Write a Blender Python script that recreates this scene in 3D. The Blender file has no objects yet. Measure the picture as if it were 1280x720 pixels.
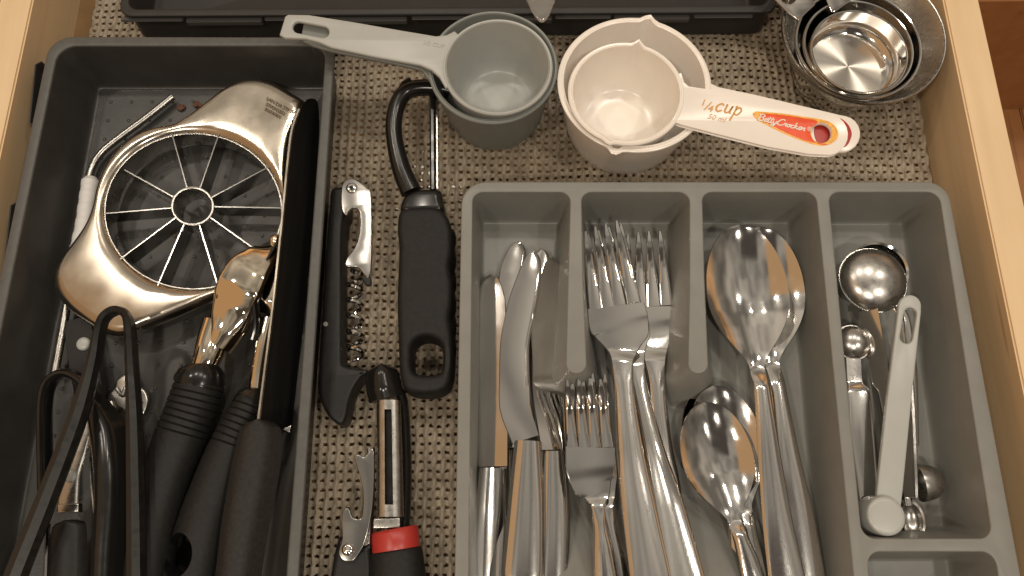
import bpy, bmesh, math, random
import numpy as np
from mathutils import Vector, Matrix

random.seed(4)
np.random.seed(4)
SC = bpy.context.scene
COL = SC.collection

# ------------------------------------------------------------------ camera
CAM_H, PITCH, ROLL, FPX = 0.40, math.radians(17.0), math.radians(0.37), 940.0
_d = Vector((0, math.sin(PITCH), -math.cos(PITCH)))
_r0 = Vector((1, 0, 0))
_u0 = Vector((0, math.cos(PITCH), math.sin(PITCH)))
_r = _r0 * math.cos(ROLL) - _u0 * math.sin(ROLL)
_u = _r0 * math.sin(ROLL) + _u0 * math.cos(ROLL)
CAMP = Vector((0, 0, CAM_H))
cam_data = bpy.data.cameras.new('camera')
cam = bpy.data.objects.new('camera', cam_data)
COL.objects.link(cam)
cam_data.sensor_width = 36.0
cam_data.lens = 36.0 * FPX / 1280.0
cam_data.clip_start = 0.01
cam_data.clip_end = 50
cam.matrix_world = Matrix(((_r.x, _u.x, -_d.x, CAMP.x), (_r.y, _u.y, -_d.y, CAMP.y), (_r.z, _u.z, -_d.z, CAMP.z), (0, 0, 0, 1)))
SC.camera = cam


def P(px, py, z):
    """point of the place at height z seen at this spot of the photograph"""
    v = _d * FPX + _r * (px - 640) + _u * (360 - py)
    t = (z - CAM_H) / v.z
    return CAMP + v * t


def S(px, py, z):
    return (P(px + 1, py, z) - P(px, py, z)).length


# ------------------------------------------------------------------ world and lamps
SC.view_settings.view_transform = 'Standard'
SC.view_settings.look = 'None'
SC.view_settings.exposure = 0.47
SC.view_settings.gamma = 1.0
SC.cycles.glossy_bounces = 8
w = bpy.data.worlds.new('World')
SC.world = w
w.use_nodes = True
wn, wl = w.node_tree.nodes, w.node_tree.links
bg = wn['Background']
tc = wn.new('ShaderNodeTexCoord')
sp = wn.new('ShaderNodeSeparateXYZ')
wl.new(tc.outputs['Generated'], sp.inputs[0])
rz = wn.new('ShaderNodeValToRGB')           # warm room: floor and cupboards low, pale ceiling above
rz.color_ramp.elements[0].position = 0.0
rz.color_ramp.elements[0].color = (0.05, 0.035, 0.022, 1)
rz.color_ramp.elements[1].position = 1.0
rz.color_ramp.elements[1].color = (0.29, 0.255, 0.21, 1)
for p_, c_ in ((0.48, (0.05, 0.035, 0.022, 1)), (0.54, (0.34, 0.17, 0.07, 1)), (0.66, (0.40, 0.22, 0.10, 1)), (0.70, (0.24, 0.195, 0.15, 1))):
    e_ = rz.color_ramp.elements.new(p_)
    e_.color = c_
hz_ = wn.new('ShaderNodeMapRange')          # height of the direction, -1 to 1, onto the ramp
hz_.inputs['From Min'].default_value = -1.0
wl.new(sp.outputs['Z'], hz_.inputs['Value'])
wl.new(hz_.outputs['Result'], rz.inputs[0])
nz = wn.new('ShaderNodeTexNoise')
nz.inputs['Scale'].default_value = 3.2
nz.inputs['Detail'].default_value = 1.5
wl.new(tc.outputs['Generated'], nz.inputs['Vector'])
mr = wn.new('ShaderNodeMapRange')
mr.inputs['From Min'].default_value = 0.35
mr.inputs['From Max'].default_value = 0.65
mr.inputs['To Min'].default_value = 0.42
mr.inputs['To Max'].default_value = 1.45
wl.new(nz.outputs['Fac'], mr.inputs['Value'])
mx = wn.new('ShaderNodeMix')
mx.data_type = 'RGBA'
mx.blend_type = 'MULTIPLY'
mx.inputs['Factor'].default_value = 1.0
wl.new(rz.outputs['Color'], mx.inputs[6])
wl.new(mr.outputs['Result'], mx.inputs[7])


def wmath(op, a, b=None):
    q = wn.new('ShaderNodeMath')
    q.operation = op
    for i_, v_ in enumerate((a, b)):
        if v_ is None:
            continue
        if isinstance(v_, (int, float)):
            q.inputs[i_].default_value = v_
        else:
            wl.new(v_, q.inputs[i_])
    return q.outputs[0]


def wstep(v, lo, hi):
    q = wn.new('ShaderNodeMapRange')
    q.interpolation_type = 'SMOOTHSTEP'
    q.inputs['From Min'].default_value = lo
    q.inputs['From Max'].default_value = hi
    wl.new(v, q.inputs['Value'])
    return q.outputs['Result']


# wooden wall cupboards on the left of the room, the person who leans over the drawer on the near side
cupb = wmath('MULTIPLY', wstep(sp.outputs['X'], -0.36, -0.46), wmath('MULTIPLY', wstep(sp.outputs['Z'], 0.93, 0.90), wstep(sp.outputs['Y'], 0.30, 0.22)))
m2 = wn.new('ShaderNodeMix')
m2.data_type = 'RGBA'
wl.new(cupb, m2.inputs['Factor'])
gr = wn.new('ShaderNodeMapRange')           # ceiling is lighter on the far side, where more lamps hang
gr.inputs['From Min'].default_value = -0.1
gr.inputs['From Max'].default_value = 0.5
gr.inputs['To Min'].default_value = 0.68
gr.inputs['To Max'].default_value = 1.25
wl.new(sp.outputs['Y'], gr.inputs['Value'])
mg_ = wn.new('ShaderNodeMix')
mg_.data_type = 'RGBA'
mg_.blend_type = 'MULTIPLY'
mg_.inputs['Factor'].default_value = 1.0
wl.new(mx.outputs[2], mg_.inputs[6])
wl.new(gr.outputs['Result'], mg_.inputs[7])
wl.new(mg_.outputs[2], m2.inputs[6])
m2.inputs[7].default_value = (0.40, 0.235, 0.115, 1)
pers = wmath('MULTIPLY', wmath('MULTIPLY', wstep(wmath('ABSOLUTE', wmath('ADD', sp.outputs['X'], -0.04)), 0.30, 0.20), wstep(sp.outputs['Y'], -0.02, -0.10)), wstep(sp.outputs['Z'], 0.0, 0.1))
m3 = wn.new('ShaderNodeMix')
m3.data_type = 'RGBA'
wl.new(pers, m3.inputs['Factor'])
wl.new(m2.outputs[2], m3.inputs[6])
m3.inputs[7].default_value = (0.06, 0.048, 0.04, 1)
wl.new(m3.outputs[2], bg.inputs['Color'])
bg.inputs['Strength'].default_value = 0.92

LAMPS = [(-0.75, -0.55, 4.0), (0.10, -0.85, 5.0), (0.85, -0.45, 4.0), (-0.95, 0.75, 2.2), (-0.25, 0.95, 2.2), (0.40, 0.90, 2.2), (1.05, 0.70, 2.2)]
for x_, y_, p_ in LAMPS:
    ld = bpy.data.lights.new('ceiling_lamp', 'AREA')
    ld.shape = 'DISK'
    ld.size = 0.11
    ld.energy = p_ * 1.3
    ld.color = (1.0, 0.895, 0.755)
    lo = bpy.data.objects.new('ceiling_lamp', ld)
    lo.location = (x_, y_, 1.75)
    COL.objects.link(lo)


# ------------------------------------------------------------------ materials
def mat(name, col, rough=0.5, metal=0.0, noise=0.0, nscale=200.0, rvar=0.0, rscale=300.0, bump=0.0, bscale=400.0, stretch=None, spec=None, coat=0.0, aniso=0.0, dist=0.0005):
    m = bpy.data.materials.new(name)
    m.use_nodes = True
    n, l = m.node_tree.nodes, m.node_tree.links
    b = n['Principled BSDF']
    b.inputs['Base Color'].default_value = (*col, 1)
    b.inputs['Roughness'].default_value = rough
    b.inputs['Metallic'].default_value = metal
    if spec is not None:
        b.inputs['Specular IOR Level'].default_value = spec
    if coat:
        b.inputs['Coat Weight'].default_value = coat
    t = n.new('ShaderNodeTexCoord')
    src = t.outputs['Object']
    if stretch:
        mp = n.new('ShaderNodeMapping')
        mp.inputs['Scale'].default_value = stretch
        l.new(src, mp.inputs[0])
        src = mp.outputs[0]

    def nt(scale, detail=3):
        q = n.new('ShaderNodeTexNoise')
        q.inputs['Scale'].default_value = scale
        q.inputs['Detail'].default_value = detail
        l.new(src, q.inputs['Vector'])
        return q.outputs['Fac']
    if noise:
        f = nt(nscale)
        r = n.new('ShaderNodeMapRange')
        r.inputs['From Min'].default_value = 0.3
        r.inputs['From Max'].default_value = 0.7
        r.inputs['To Min'].default_value = 1 - noise
        r.inputs['To Max'].default_value = 1 + noise
        l.new(f, r.inputs['Value'])
        k = n.new('ShaderNodeMix')
        k.data_type = 'RGBA'
        k.blend_type = 'MULTIPLY'
        k.inputs['Factor'].default_value = 1
        k.inputs[6].default_value = (*col, 1)
        l.new(r.outputs['Result'], k.inputs[7])
        l.new(k.outputs[2], b.inputs['Base Color'])
    if rvar:
        f = nt(rscale, 4)
        r = n.new('ShaderNodeMapRange')
        r.inputs['From Min'].default_value = 0.35
        r.inputs['From Max'].default_value = 0.7
        r.inputs['To Min'].default_value = rough
        r.inputs['To Max'].default_value = rough + rvar
        l.new(f, r.inputs['Value'])
        l.new(r.outputs['Result'], b.inputs['Roughness'])
    if bump:
        f = nt(bscale, 4)
        u = n.new('ShaderNodeBump')
        u.inputs['Strength'].default_value = bump
        u.inputs['Distance'].default_value = dist
        l.new(f, u.inputs['Height'])
        l.new(u.outputs['Normal'], b.inputs['Normal'])
    return m


def wood_mat(name, c1, c2, rough=0.45):
    m = bpy.data.materials.new(name)
    m.use_nodes = True
    n, l = m.node_tree.nodes, m.node_tree.links
    b = n['Principled BSDF']
    b.inputs['Roughness'].default_value = rough
    t = n.new('ShaderNodeTexCoord')
    mp = n.new('ShaderNodeMapping')
    mp.inputs['Scale'].default_value = (60, 4, 60)
    l.new(t.outputs['Object'], mp.inputs[0])
    q = n.new('ShaderNodeTexNoise')
    q.inputs['Scale'].default_value = 1.0
    q.inputs['Detail'].default_value = 6
    q.inputs['Distortion'].default_value = 0.8
    l.new(mp.outputs[0], q.inputs['Vector'])
    q2 = n.new('ShaderNodeTexNoise')
    q2.inputs['Scale'].default_value = 14
    q2.inputs['Detail'].default_value = 2
    l.new(t.outputs['Object'], q2.inputs['Vector'])
    ad = n.new('ShaderNodeMath')
    ad.operation = 'MULTIPLY_ADD'
    ad.inputs[1].default_value = 0.45
    l.new(q2.outputs['Fac'], ad.inputs[0])
    ml = n.new('ShaderNodeMath')
    ml.operation = 'MULTIPLY'
    ml.inputs[1].default_value = 0.6
    l.new(q.outputs['Fac'], ml.inputs[0])
    l.new(ml.outputs[0], ad.inputs[2])
    rp = n.new('ShaderNodeValToRGB')
    rp.color_ramp.elements[0].position = 0.36
    rp.color_ramp.elements[0].color = (*c2, 1)
    rp.color_ramp.elements[1].position = 0.62
    rp.color_ramp.elements[1].color = (*c1, 1)
    l.new(ad.outputs[0], rp.inputs[0])
    # a few thin dark mineral streaks along the grain
    mp2 = n.new('ShaderNodeMapping')
    mp2.inputs['Scale'].default_value = (130, 7, 130)
    l.new(t.outputs['Object'], mp2.inputs[0])
    q3 = n.new('ShaderNodeTexNoise')
    q3.inputs['Scale'].default_value = 1.0
    q3.inputs['Detail'].default_value = 1
    l.new(mp2.outputs[0], q3.inputs['Vector'])
    gt = n.new('ShaderNodeMapRange')
    gt.inputs['From Min'].default_value = 0.73
    gt.inputs['From Max'].default_value = 0.80
    gt.inputs['To Max'].default_value = 0.65
    l.new(q3.outputs['Fac'], gt.inputs['Value'])
    mx = n.new('ShaderNodeMix')
    mx.data_type = 'RGBA'
    l.new(gt.outputs['Result'], mx.inputs['Factor'])
    l.new(rp.outputs['Color'], mx.inputs[6])
    mx.inputs[7].default_value = (0.16, 0.075, 0.03, 1)
    l.new(mx.outputs[2], b.inputs['Base Color'])
    u = n.new('ShaderNodeBump')
    u.inputs['Strength'].default_value = 0.15
    u.inputs['Distance'].default_value = 0.0004
    l.new(q.outputs['Fac'], u.inputs['Height'])
    l.new(u.outputs['Normal'], b.inputs['Normal'])
    return m


M = dict(
    maple=wood_mat('maple', (0.74, 0.55, 0.335), (0.65, 0.465, 0.265)),
    board=mat('varnished_board', (0.25, 0.15, 0.07), 0.16, noise=0.3, nscale=30),
    brown=wood_mat('brown_wood', (0.33, 0.145, 0.05), (0.27, 0.11, 0.034), 0.5),
    liner=mat('woven_vinyl', (0.295, 0.245, 0.182), 0.5, noise=0.22, nscale=60, bump=0.2, bscale=1500),
    tray=mat('grey_plastic', (0.198, 0.196, 0.180), 0.36, noise=0.05, nscale=80, rvar=0.12, rscale=50, bump=0.06, bscale=900),
    dtray=mat('charcoal_plastic', (0.038, 0.037, 0.0345), 0.30, noise=0.12, nscale=70, rvar=0.15, rscale=60, bump=0.12, bscale=1200),
    black_tray=mat('black_plastic', (0.024, 0.0225, 0.021), 0.42, spec=0.35, noise=0.1, nscale=70, bump=0.08, bscale=900),
    steel=mat('polished_steel', (0.72, 0.71, 0.69), 0.04, 1.0, rvar=0.07, rscale=150),
    worn=mat('scratched_steel', (0.72, 0.71, 0.69), 0.06, 1.0, noise=0.05, nscale=4000, rvar=0.13, rscale=3200, bump=0.02, bscale=3000, dist=0.0002),
    blade=mat('blade_steel', (0.67, 0.655, 0.63), 0.05, 1.0, rvar=0.025, rscale=120),
    satin=mat('satin_steel', (0.48, 0.465, 0.44), 0.24, 1.0, noise=0.03, nscale=300, rvar=0.1, rscale=300),
    warm=mat('brushed_steel', (0.49, 0.44, 0.37), 0.16, 1.0, noise=0.02, nscale=300, rvar=0.14, rscale=45),
    chrome=mat('chrome', (0.78, 0.70, 0.57), 0.05, 1.0, bump=0.03, bscale=150),
    blk=mat('black_rubber', (0.0115, 0.011, 0.0105), 0.55, spec=0.28, noise=0.25, nscale=500, bump=0.15, bscale=2500),
    blkg=mat('gloss_black', (0.010, 0.0095, 0.009), 0.16, rvar=0.12, rscale=120),
    blkm=mat('matte_black', (0.013, 0.0125, 0.012), 0.42, spec=0.32, noise=0.2, nscale=400, bump=0.1, bscale=1500),
    coated=mat('coated_blade', (0.016, 0.015, 0.0145), 0.42, spec=0.35, noise=0.2, nscale=200, stretch=(1, 0.1, 1)),
    dgrey=mat('dark_grey_grip', (0.019, 0.018, 0.017), 0.6, spec=0.3, noise=0.25, nscale=600, bump=0.25, bscale=2500),
    white=mat('cream_plastic', (0.84, 0.785, 0.72), 0.22, noise=0.02, nscale=80, bump=0.02, bscale=200),
    grey=mat('light_grey_plastic', (0.40, 0.41, 0.39), 0.32, noise=0.03, nscale=80),
    grey_shaded=mat('shaded_grey_plastic', (0.205, 0.218, 0.205), 0.35, noise=0.03, nscale=80),  # outer grey cup: shading of its body is put into this darker grey
    lever=mat('lever_steel', (0.36, 0.35, 0.335), 0.2, 1.0),
    sleeve=mat('white_sleeve', (0.66, 0.64, 0.63), 0.4),
    red=mat('red_plastic', (0.40, 0.034, 0.027), 0.35),
    orange=mat('orange_print', (0.78, 0.085, 0.02), 0.35, noise=0.12, nscale=250),
    yellow=mat('yellow_print', (0.85, 0.42, 0.07), 0.35, noise=0.25, nscale=700),
    gold=mat('gold_print', (0.66, 0.34, 0.09), 0.4),
    tan=mat('faded_gold_print', (0.74, 0.53, 0.36), 0.4),
    wprint=mat('white_print', (0.86, 0.78, 0.68), 0.4),
    etch=mat('etched_mark', (0.16, 0.115, 0.07), 0.5, 0.4),
    crumb=mat('crumb', (0.10, 0.042, 0.025), 0.8, noise=0.3, nscale=900, bump=0.6, bscale=1500),
)
g_ = bpy.data.materials.new('clear_plastic')
g_.use_nodes = True
gb = g_.node_tree.nodes['Principled BSDF']
gb.inputs['Transmission Weight'].default_value = 0.85
gb.inputs['Roughness'].default_value = 0.08
gb.inputs['Base Color'].default_value = (0.8, 0.78, 0.72, 1)
M['clear'] = g_


# ------------------------------------------------------------------ object helpers
def thing(name, label, cat, loc, group=None):
    o = bpy.data.objects.new(name, None)
    o.empty_display_size = 0.01
    o.location = loc
    COL.objects.link(o)
    o['label'] = label
    o['category'] = cat
    if group:
        o['group'] = group
    return o


def link(name, me, material, parent=None, smooth=35):
    if len(me.vertices):
        co = np.empty(len(me.vertices) * 3, dtype=np.float32)
        me.vertices.foreach_get('co', co)
        co = co.reshape(-1, 3)
        c = Vector(((co.min(0) + co.max(0)) / 2).tolist())
    else:
        c = Vector()
    me.transform(Matrix.Translation(-c))
    if smooth is not None:
        me.polygons.foreach_set('use_smooth', [True] * len(me.polygons))
        me.set_sharp_from_angle(angle=math.radians(smooth))
    if material:
        me.materials.clear()
        me.materials.append(material)
    o = bpy.data.objects.new(name, me)
    COL.objects.link(o)
    if parent:
        o.parent = parent
        base = Vector(parent.location)
        q = parent.parent
        while q:
            base = base + Vector(q.location)
            q = q.parent
        o.location = c - base
    else:
        o.location = c
    return o


def from_bm(name, bm, material, parent=None, smooth=35):
    bmesh.ops.recalc_face_normals(bm, faces=bm.faces)
    me = bpy.data.meshes.new(name)
    bm.to_mesh(me)
    bm.free()
    return link(name, me, material, parent, smooth)


def pchip(x, y, xi):
    x, y, xi = np.asarray(x, float), np.asarray(y, float), np.asarray(xi, float)
    h = np.diff(x)
    dl = np.diff(y) / h
    n = len(x)
    m = np.zeros(n)
    if n == 2:
        m[:] = dl[0]
    else:
        for i in range(1, n - 1):
            if dl[i - 1] * dl[i] > 0:
                w1, w2 = 2 * h[i] + h[i - 1], h[i] + 2 * h[i - 1]
                m[i] = (w1 + w2) / (w1 / dl[i - 1] + w2 / dl[i])
        m[0], m[-1] = dl[0], dl[-1]
    k = np.clip(np.searchsorted(x, xi) - 1, 0, n - 2)
    t = (xi - x[k]) / h[k]
    return ((1 + 2 * t) * (1 - t) ** 2 * y[k] + t * (1 - t) ** 2 * h[k] * m[k] + t * t * (3 - 2 * t) * y[k + 1] + t * t * (t - 1) * h[k] * m[k + 1])


def cat(pts, closed=False, n=6):
    """smooth line through points (2D or 3D)"""
    pts = [Vector(p) for p in pts]
    out = []
    N = len(pts)
    rng = range(N) if closed else range(N - 1)
    for i in rng:
        if closed:
            a, b, c, d = pts[(i - 1) % N], pts[i], pts[(i + 1) % N], pts[(i + 2) % N]
        else:
            a, b, c, d = pts[max(i - 1, 0)], pts[i], pts[i + 1], pts[min(i + 2, N - 1)]
        for k in range(n):
            t = k / n
            out.append(0.5 * ((2 * b) + (c - a) * t + (2 * a - 5 * b + 4 * c - d) * t * t + (3 * b - a - 3 * c + d) * t ** 3))
    if not closed:
        out.append(pts[-1])
    return out


def roundpoly(pts, rad, n=6):
    """pts 2D corners, rad one radius or a list; returns dense rounded polygon and the source corner of every point"""
    out, idx = [], []
    N = len(pts)
    for i in range(N):
        a, b, c = Vector(pts[i - 1]), Vector(pts[i]), Vector(pts[(i + 1) % N])
        r = rad[i] if hasattr(rad, '__len__') else rad
        u, v = (a - b), (c - b)
        lu, lv = u.length, v.length
        u.normalize()
        v.normalize()
        ang = math.acos(max(-1, min(1, u.dot(v))))
        if r <= 0 or ang > 3.1:
            out.append(b)
            idx.append(i)
            continue
        d = min(r / math.tan(ang / 2), lu * 0.49, lv * 0.49)
        rr = d * math.tan(ang / 2)
        p0, p1 = b + u * d, b + v * d
        bis = (u + v).normalized()
        cen = b + bis * (rr / math.sin(ang / 2))
        a0 = math.atan2(p0.y - cen.y, p0.x - cen.x)
        a1 = math.atan2(p1.y - cen.y, p1.x - cen.x)
        da = (a1 - a0 + math.pi) % (2 * math.pi) - math.pi
        for k in range(n + 1):
            t = a0 + da * k / n
            out.append(Vector((cen.x + rr * math.cos(t), cen.y + rr * math.sin(t))))
            idx.append(i)
    return out, idx


def area2(p):
    return sum(p[i - 1][0] * p[i][1] - p[i][0] * p[i - 1][1] for i in range(len(p))) / 2


def W(pts, z):
    """picture points to 2D place points at height z"""
    return [P(a, b, z).xy for a, b in pts]


def plate(name, outer, holes, z, th, bevel, material, parent, res=3, smooth=35):
    """slab with holes: outlines are 2D place points, top face at z"""
    cu = bpy.data.curves.new(name, 'CURVE')
    cu.dimensions = '2D'
    cu.fill_mode = 'BOTH'
    for pts in [outer] + list(holes):
        s = cu.splines.new('POLY')
        s.points.add(len(pts) - 1)
        for i, p in enumerate(pts):
            s.points[i].co = (p[0], p[1], 0, 1)
        s.use_cyclic_u = True
    bevel = min(bevel, th * 0.49)
    cu.extrude = th / 2 - bevel
    cu.bevel_depth = bevel
    cu.bevel_resolution = res
    cu.offset = -bevel
    ob = bpy.data.objects.new(name, cu)
    COL.objects.link(ob)
    dg = bpy.context.evaluated_depsgraph_get()
    me = bpy.data.meshes.new_from_object(ob.evaluated_get(dg))
    bpy.data.objects.remove(ob)
    bpy.data.curves.remove(cu)
    me.transform(Matrix.Translation((0, 0, z - th / 2)))
    me.name = name
    bm = bmesh.new()
    bm.from_mesh(me)
    bmesh.ops.remove_doubles(bm, verts=bm.verts, dist=1e-6)
    bm.to_mesh(me)
    bm.free()
    return link(name, me, material, parent, smooth)


def plate_px(name, outer, holes, z, th, bevel, material, parent, smooth_line=True, n=5):
    f = (lambda q: [v.xy for v in cat([(*p, 0) for p in W(q, z)], True, n)]) if smooth_line else (lambda q: W(q, z))
    return plate(name, f(outer), [f(h) for h in holes], z, th, bevel, material, parent)


def ell(cx, cy, rx, ry, n=32, rot=0.0):
    c, s = math.cos(rot), math.sin(rot)
    return [(cx + rx * math.cos(a) * c - ry * math.sin(a) * s, cy + rx * math.cos(a) * s + ry * math.sin(a) * c) for a in [2 * math.pi * i / n for i in range(n)]]


def slot_px(x0, y0, x1, y1, r, n=8):
    a = math.atan2(y1 - y0, x1 - x0)
    out = []
    for k in range(n + 1):
        t = a + math.pi / 2 + math.pi * k / n
        out.append((x0 + r * math.cos(t), y0 + r * math.sin(t)))
    for k in range(n + 1):
        t = a - math.pi / 2 + math.pi * k / n
        out.append((x1 + r * math.cos(t), y1 + r * math.sin(t)))
    return out


def tube(name, pts, rad, material, parent, seg=14, flat=1.0, caps=True, dome=True, bm=None, smooth=40, up=None):
    """sweep; rad one value, list, or list of (lateral, vertical)"""
    own = bm is None
    if own:
        bm = bmesh.new()
    pts = [Vector(p) for p in pts]
    N = len(pts)
    R = [rad] * N if not hasattr(rad, '__len__') else list(rad)
    rings = []
    nrm = None
    for i in range(N):
        t = (pts[min(i + 1, N - 1)] - pts[max(i - 1, 0)]).normalized()
        if up is not None:
            lat = t.cross(up)
            if lat.length < 1e-6:
                lat = Vector((1, 0, 0))
            lat.normalize()
            nn = lat.cross(t).normalized()
        else:
            if nrm is None:
                nrm = Vector((0, 0, 1)) if abs(t.z) < 0.9 else Vector((1, 0, 0))
            nn = (nrm - t * nrm.dot(t)).normalized()
            nrm = nn
            lat = t.cross(nn)
        r = R[i]
        a, b = (r if hasattr(r, '__len__') else (r, r * flat))
        rings.append([bm.verts.new(pts[i] + lat * a * math.cos(2 * math.pi * k / seg) + nn * b * math.sin(2 * math.pi * k / seg)) for k in range(seg)])
    for i in range(N - 1):
        for k in range(seg):
            bm.faces.new((rings[i][k], rings[i][(k + 1) % seg], rings[i + 1][(k + 1) % seg], rings[i + 1][k]))
    if caps:
        bm.faces.new(rings[0][::-1])
        bm.faces.new(rings[-1])
    if own:
        return from_bm(name, bm, material, parent, smooth)


def resample(keys, step):
    """keys rows of numbers, first three are place x y z -> rows at even spacing and key positions (row numbers)"""
    K = np.array(keys, float)
    s = np.concatenate([[0], np.cumsum(np.linalg.norm(np.diff(K[:, :3], axis=0), axis=1))])
    n = max(4, int(s[-1] / step))
    xi = np.linspace(0, s[-1], n + 1)
    out = np.stack([pchip(s, K[:, j], xi) for j in range(K.shape[1])], 1)
    cpts = None
    return out, [int(round(v / s[-1] * n)) for v in s]


def strip(keys, material, parent, parts, m=13, step=0.0012, round0=False, round1=False, pw=2.0, dome0=0):
    """long shaped piece. keys: (px, py, z, half width px, hollow mm, thickness mm[, side tilt mm]).
    parts: [(name, key0, key1, material)] - each becomes one mesh between those keys"""
    rows = []
    for k in keys:
        p = P(k[0], k[1], k[2])
        rows.append([p.x, p.y, p.z, k[3] * S(k[0], k[1], k[2]), k[4] / 1000, k[5] / 1000, (k[6] / 1000 if len(k) > 6 else 0)])
    R, pos = resample(rows, step)
    # smooth xy course
    N = len(R)
    cum = np.concatenate([[0], np.cumsum(np.linalg.norm(np.diff(R[:, :3], axis=0), axis=1))])
    if round0 or round1:
        for i in range(N):
            for flag, dist, ref in ((round0, cum[i], 0), (round1, cum[-1] - cum[i], -1)):
                if flag:
                    rr = R[min(N - 1, int(N * 0.12)) if ref == 0 else max(0, int(N * 0.88)), 3] * (flag if flag is not True else 1.0)
                    if dist < rr:
                        R[i, 3] *= max(0.06, math.sqrt(max(0, 1 - ((rr - dist) / rr) ** 2)))
    ts = np.linspace(-1, 1, m)
    sec = []
    for i in range(N):
        a, b = R[max(i - 1, 0)], R[min(i + 1, N - 1)]
        t = Vector((b[0] - a[0], b[1] - a[1]))
        t.normalize()
        lat = Vector((t.y, -t.x))
        c, hw, dep, th, tilt = R[i, :3], R[i, 3], R[i, 4], R[i, 5], R[i, 6]
        top = [(c[0] + lat.x * hw * q, c[1] + lat.y * hw * q, c[2] - dep * (1 - abs(q) ** pw) + tilt * q) for q in ts]
        e = th * 0.35
        bot = [(c[0] + lat.x * (hw - e * 0) * q * (1 - 0.04), c[1] + lat.y * hw * q * (1 - 0.04), c[2] - th - dep * (1 - abs(q) ** pw) + tilt * q) for q in ts[::-1]]
        midr = (c[0] + lat.x * (hw + e), c[1] + lat.y * (hw + e), c[2] - th * 0.5 + tilt)
        midl = (c[0] - lat.x * (hw + e), c[1] - lat.y * (hw + e), c[2] - th * 0.5 - tilt)
        sec.append(top + [midr] + bot + [midl])
    objs = []
    for name, k0, k1, mt in parts:
        i0, i1 = pos[k0], pos[k1]
        bm = bmesh.new()
        vs = [[bm.verts.new(v) for v in sec[i]] for i in range(i0, i1 + 1)]
        n = len(vs[0])
        for i in range(len(vs) - 1):
            for j in range(n):
                bm.faces.new((vs[i][j], vs[i][(j + 1) % n], vs[i + 1][(j + 1) % n], vs[i + 1][j]))
        if i0 == 0:
            bm.faces.new(vs[0])
        if i1 == N - 1:
            bm.faces.new(vs[-1])
        objs.append(from_bm(name, bm, mt or material, parent, 50))
    return objs


def lathe(name, prof, cx, cy, material, parent, seg=64, bump=None, smooth=40, close=False):
    """prof: list of (r, z)"""
    bm = bmesh.new()
    rings = []
    for r, z in prof:
        if r < 1e-6:
            rings.append([bm.verts.new((cx, cy, z))])
        else:
            ring = []
            for k in range(seg):
                a = 2 * math.pi * k / seg
                rr = r + (bump(a, z) if bump else 0)
                ring.append(bm.verts.new((cx + rr * math.cos(a), cy + rr * math.sin(a), z)))
            rings.append(ring)
    for i in range(len(rings) - 1):
        A, B = rings[i], rings[i + 1]
        for k in range(seg):
            if len(A) == 1 and len(B) == 1:
                continue
            if len(A) == 1:
                bm.faces.new((A[0], B[(k + 1) % seg], B[k]))
            elif len(B) == 1:
                bm.faces.new((A[k], A[(k + 1) % seg], B[0]))
            else:
                bm.faces.new((A[k], A[(k + 1) % seg], B[(k + 1) % seg], B[k]))
    return from_bm(name, bm, material, parent, smooth)


def box(name, x0, x1, y0, y1, z0, z1, material, parent, bevel=0.0008):
    bm = bmesh.new()
    bmesh.ops.create_cube(bm, size=1)
    for v in bm.verts:
        v.co = Vector(((x0 + x1) / 2 + v.co.x * (x1 - x0), (y0 + y1) / 2 + v.co.y * (y1 - y0), (z0 + z1) / 2 + v.co.z * (z1 - z0)))
    if bevel:
        bmesh.ops.bevel(bm, geom=list(bm.edges), offset=bevel, segments=2, affect='EDGES')
    return from_bm(name, bm, material, parent)


def disc(name, px, py, z, rpx, th, material, parent, dome=0.3, seg=20):
    c = P(px, py, z)
    r = rpx * S(px, py, z)
    b = min(th * 0.6, r * dome)
    return lathe(name, [(0, z), (r * 0.55, z), (r - b, z - b * 0.15), (r - b * 0.3, z - b * 0.5), (r, z - b), (r, z - th)], c.x, c.y, material, parent, seg)


def cut(ob, cutter):
    """carve a real hole through a mesh"""
    md = ob.modifiers.new('hole', 'BOOLEAN')
    md.operation = 'DIFFERENCE'
    md.object = cutter
    md.solver = 'EXACT'
    bpy.context.view_layer.update()
    dg = bpy.context.evaluated_depsgraph_get()
    me = bpy.data.meshes.new_from_object(ob.evaluated_get(dg))
    ob.modifiers.clear()
    ob.data = me
    me.polygons.foreach_set('use_smooth', [True] * len(me.polygons))
    me.set_sharp_from_angle(angle=math.radians(40))
    bpy.data.objects.remove(cutter)


def text(name, body, px, py, dxy, size_px, z, material, parent, shear=0.0, th=0.00015, align='LEFT', bold=0.0):
    cu = bpy.data.curves.new(name, 'FONT')
    cu.body = body
    s = S(px, py, z)
    cu.size = size_px * s
    cu.shear = shear
    cu.align_x = align
    cu.extrude = th
    cu.offset = bold * s
    ob = bpy.data.objects.new(name, cu)
    COL.objects.link(ob)
    dg = bpy.context.evaluated_depsgraph_get()
    me = bpy.data.meshes.new_from_object(ob.evaluated_get(dg))
    bpy.data.objects.remove(ob)
    bpy.data.curves.remove(cu)
    p = P(px, py, z)
    q = P(px + dxy[0], py + dxy[1], z)
    a = math.atan2(q.y - p.y, q.x - p.x)
    me.transform(Matrix.Translation(p) @ Matrix.Rotation(a, 4, 'Z'))
    return link(name, me, material, parent, None)


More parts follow.
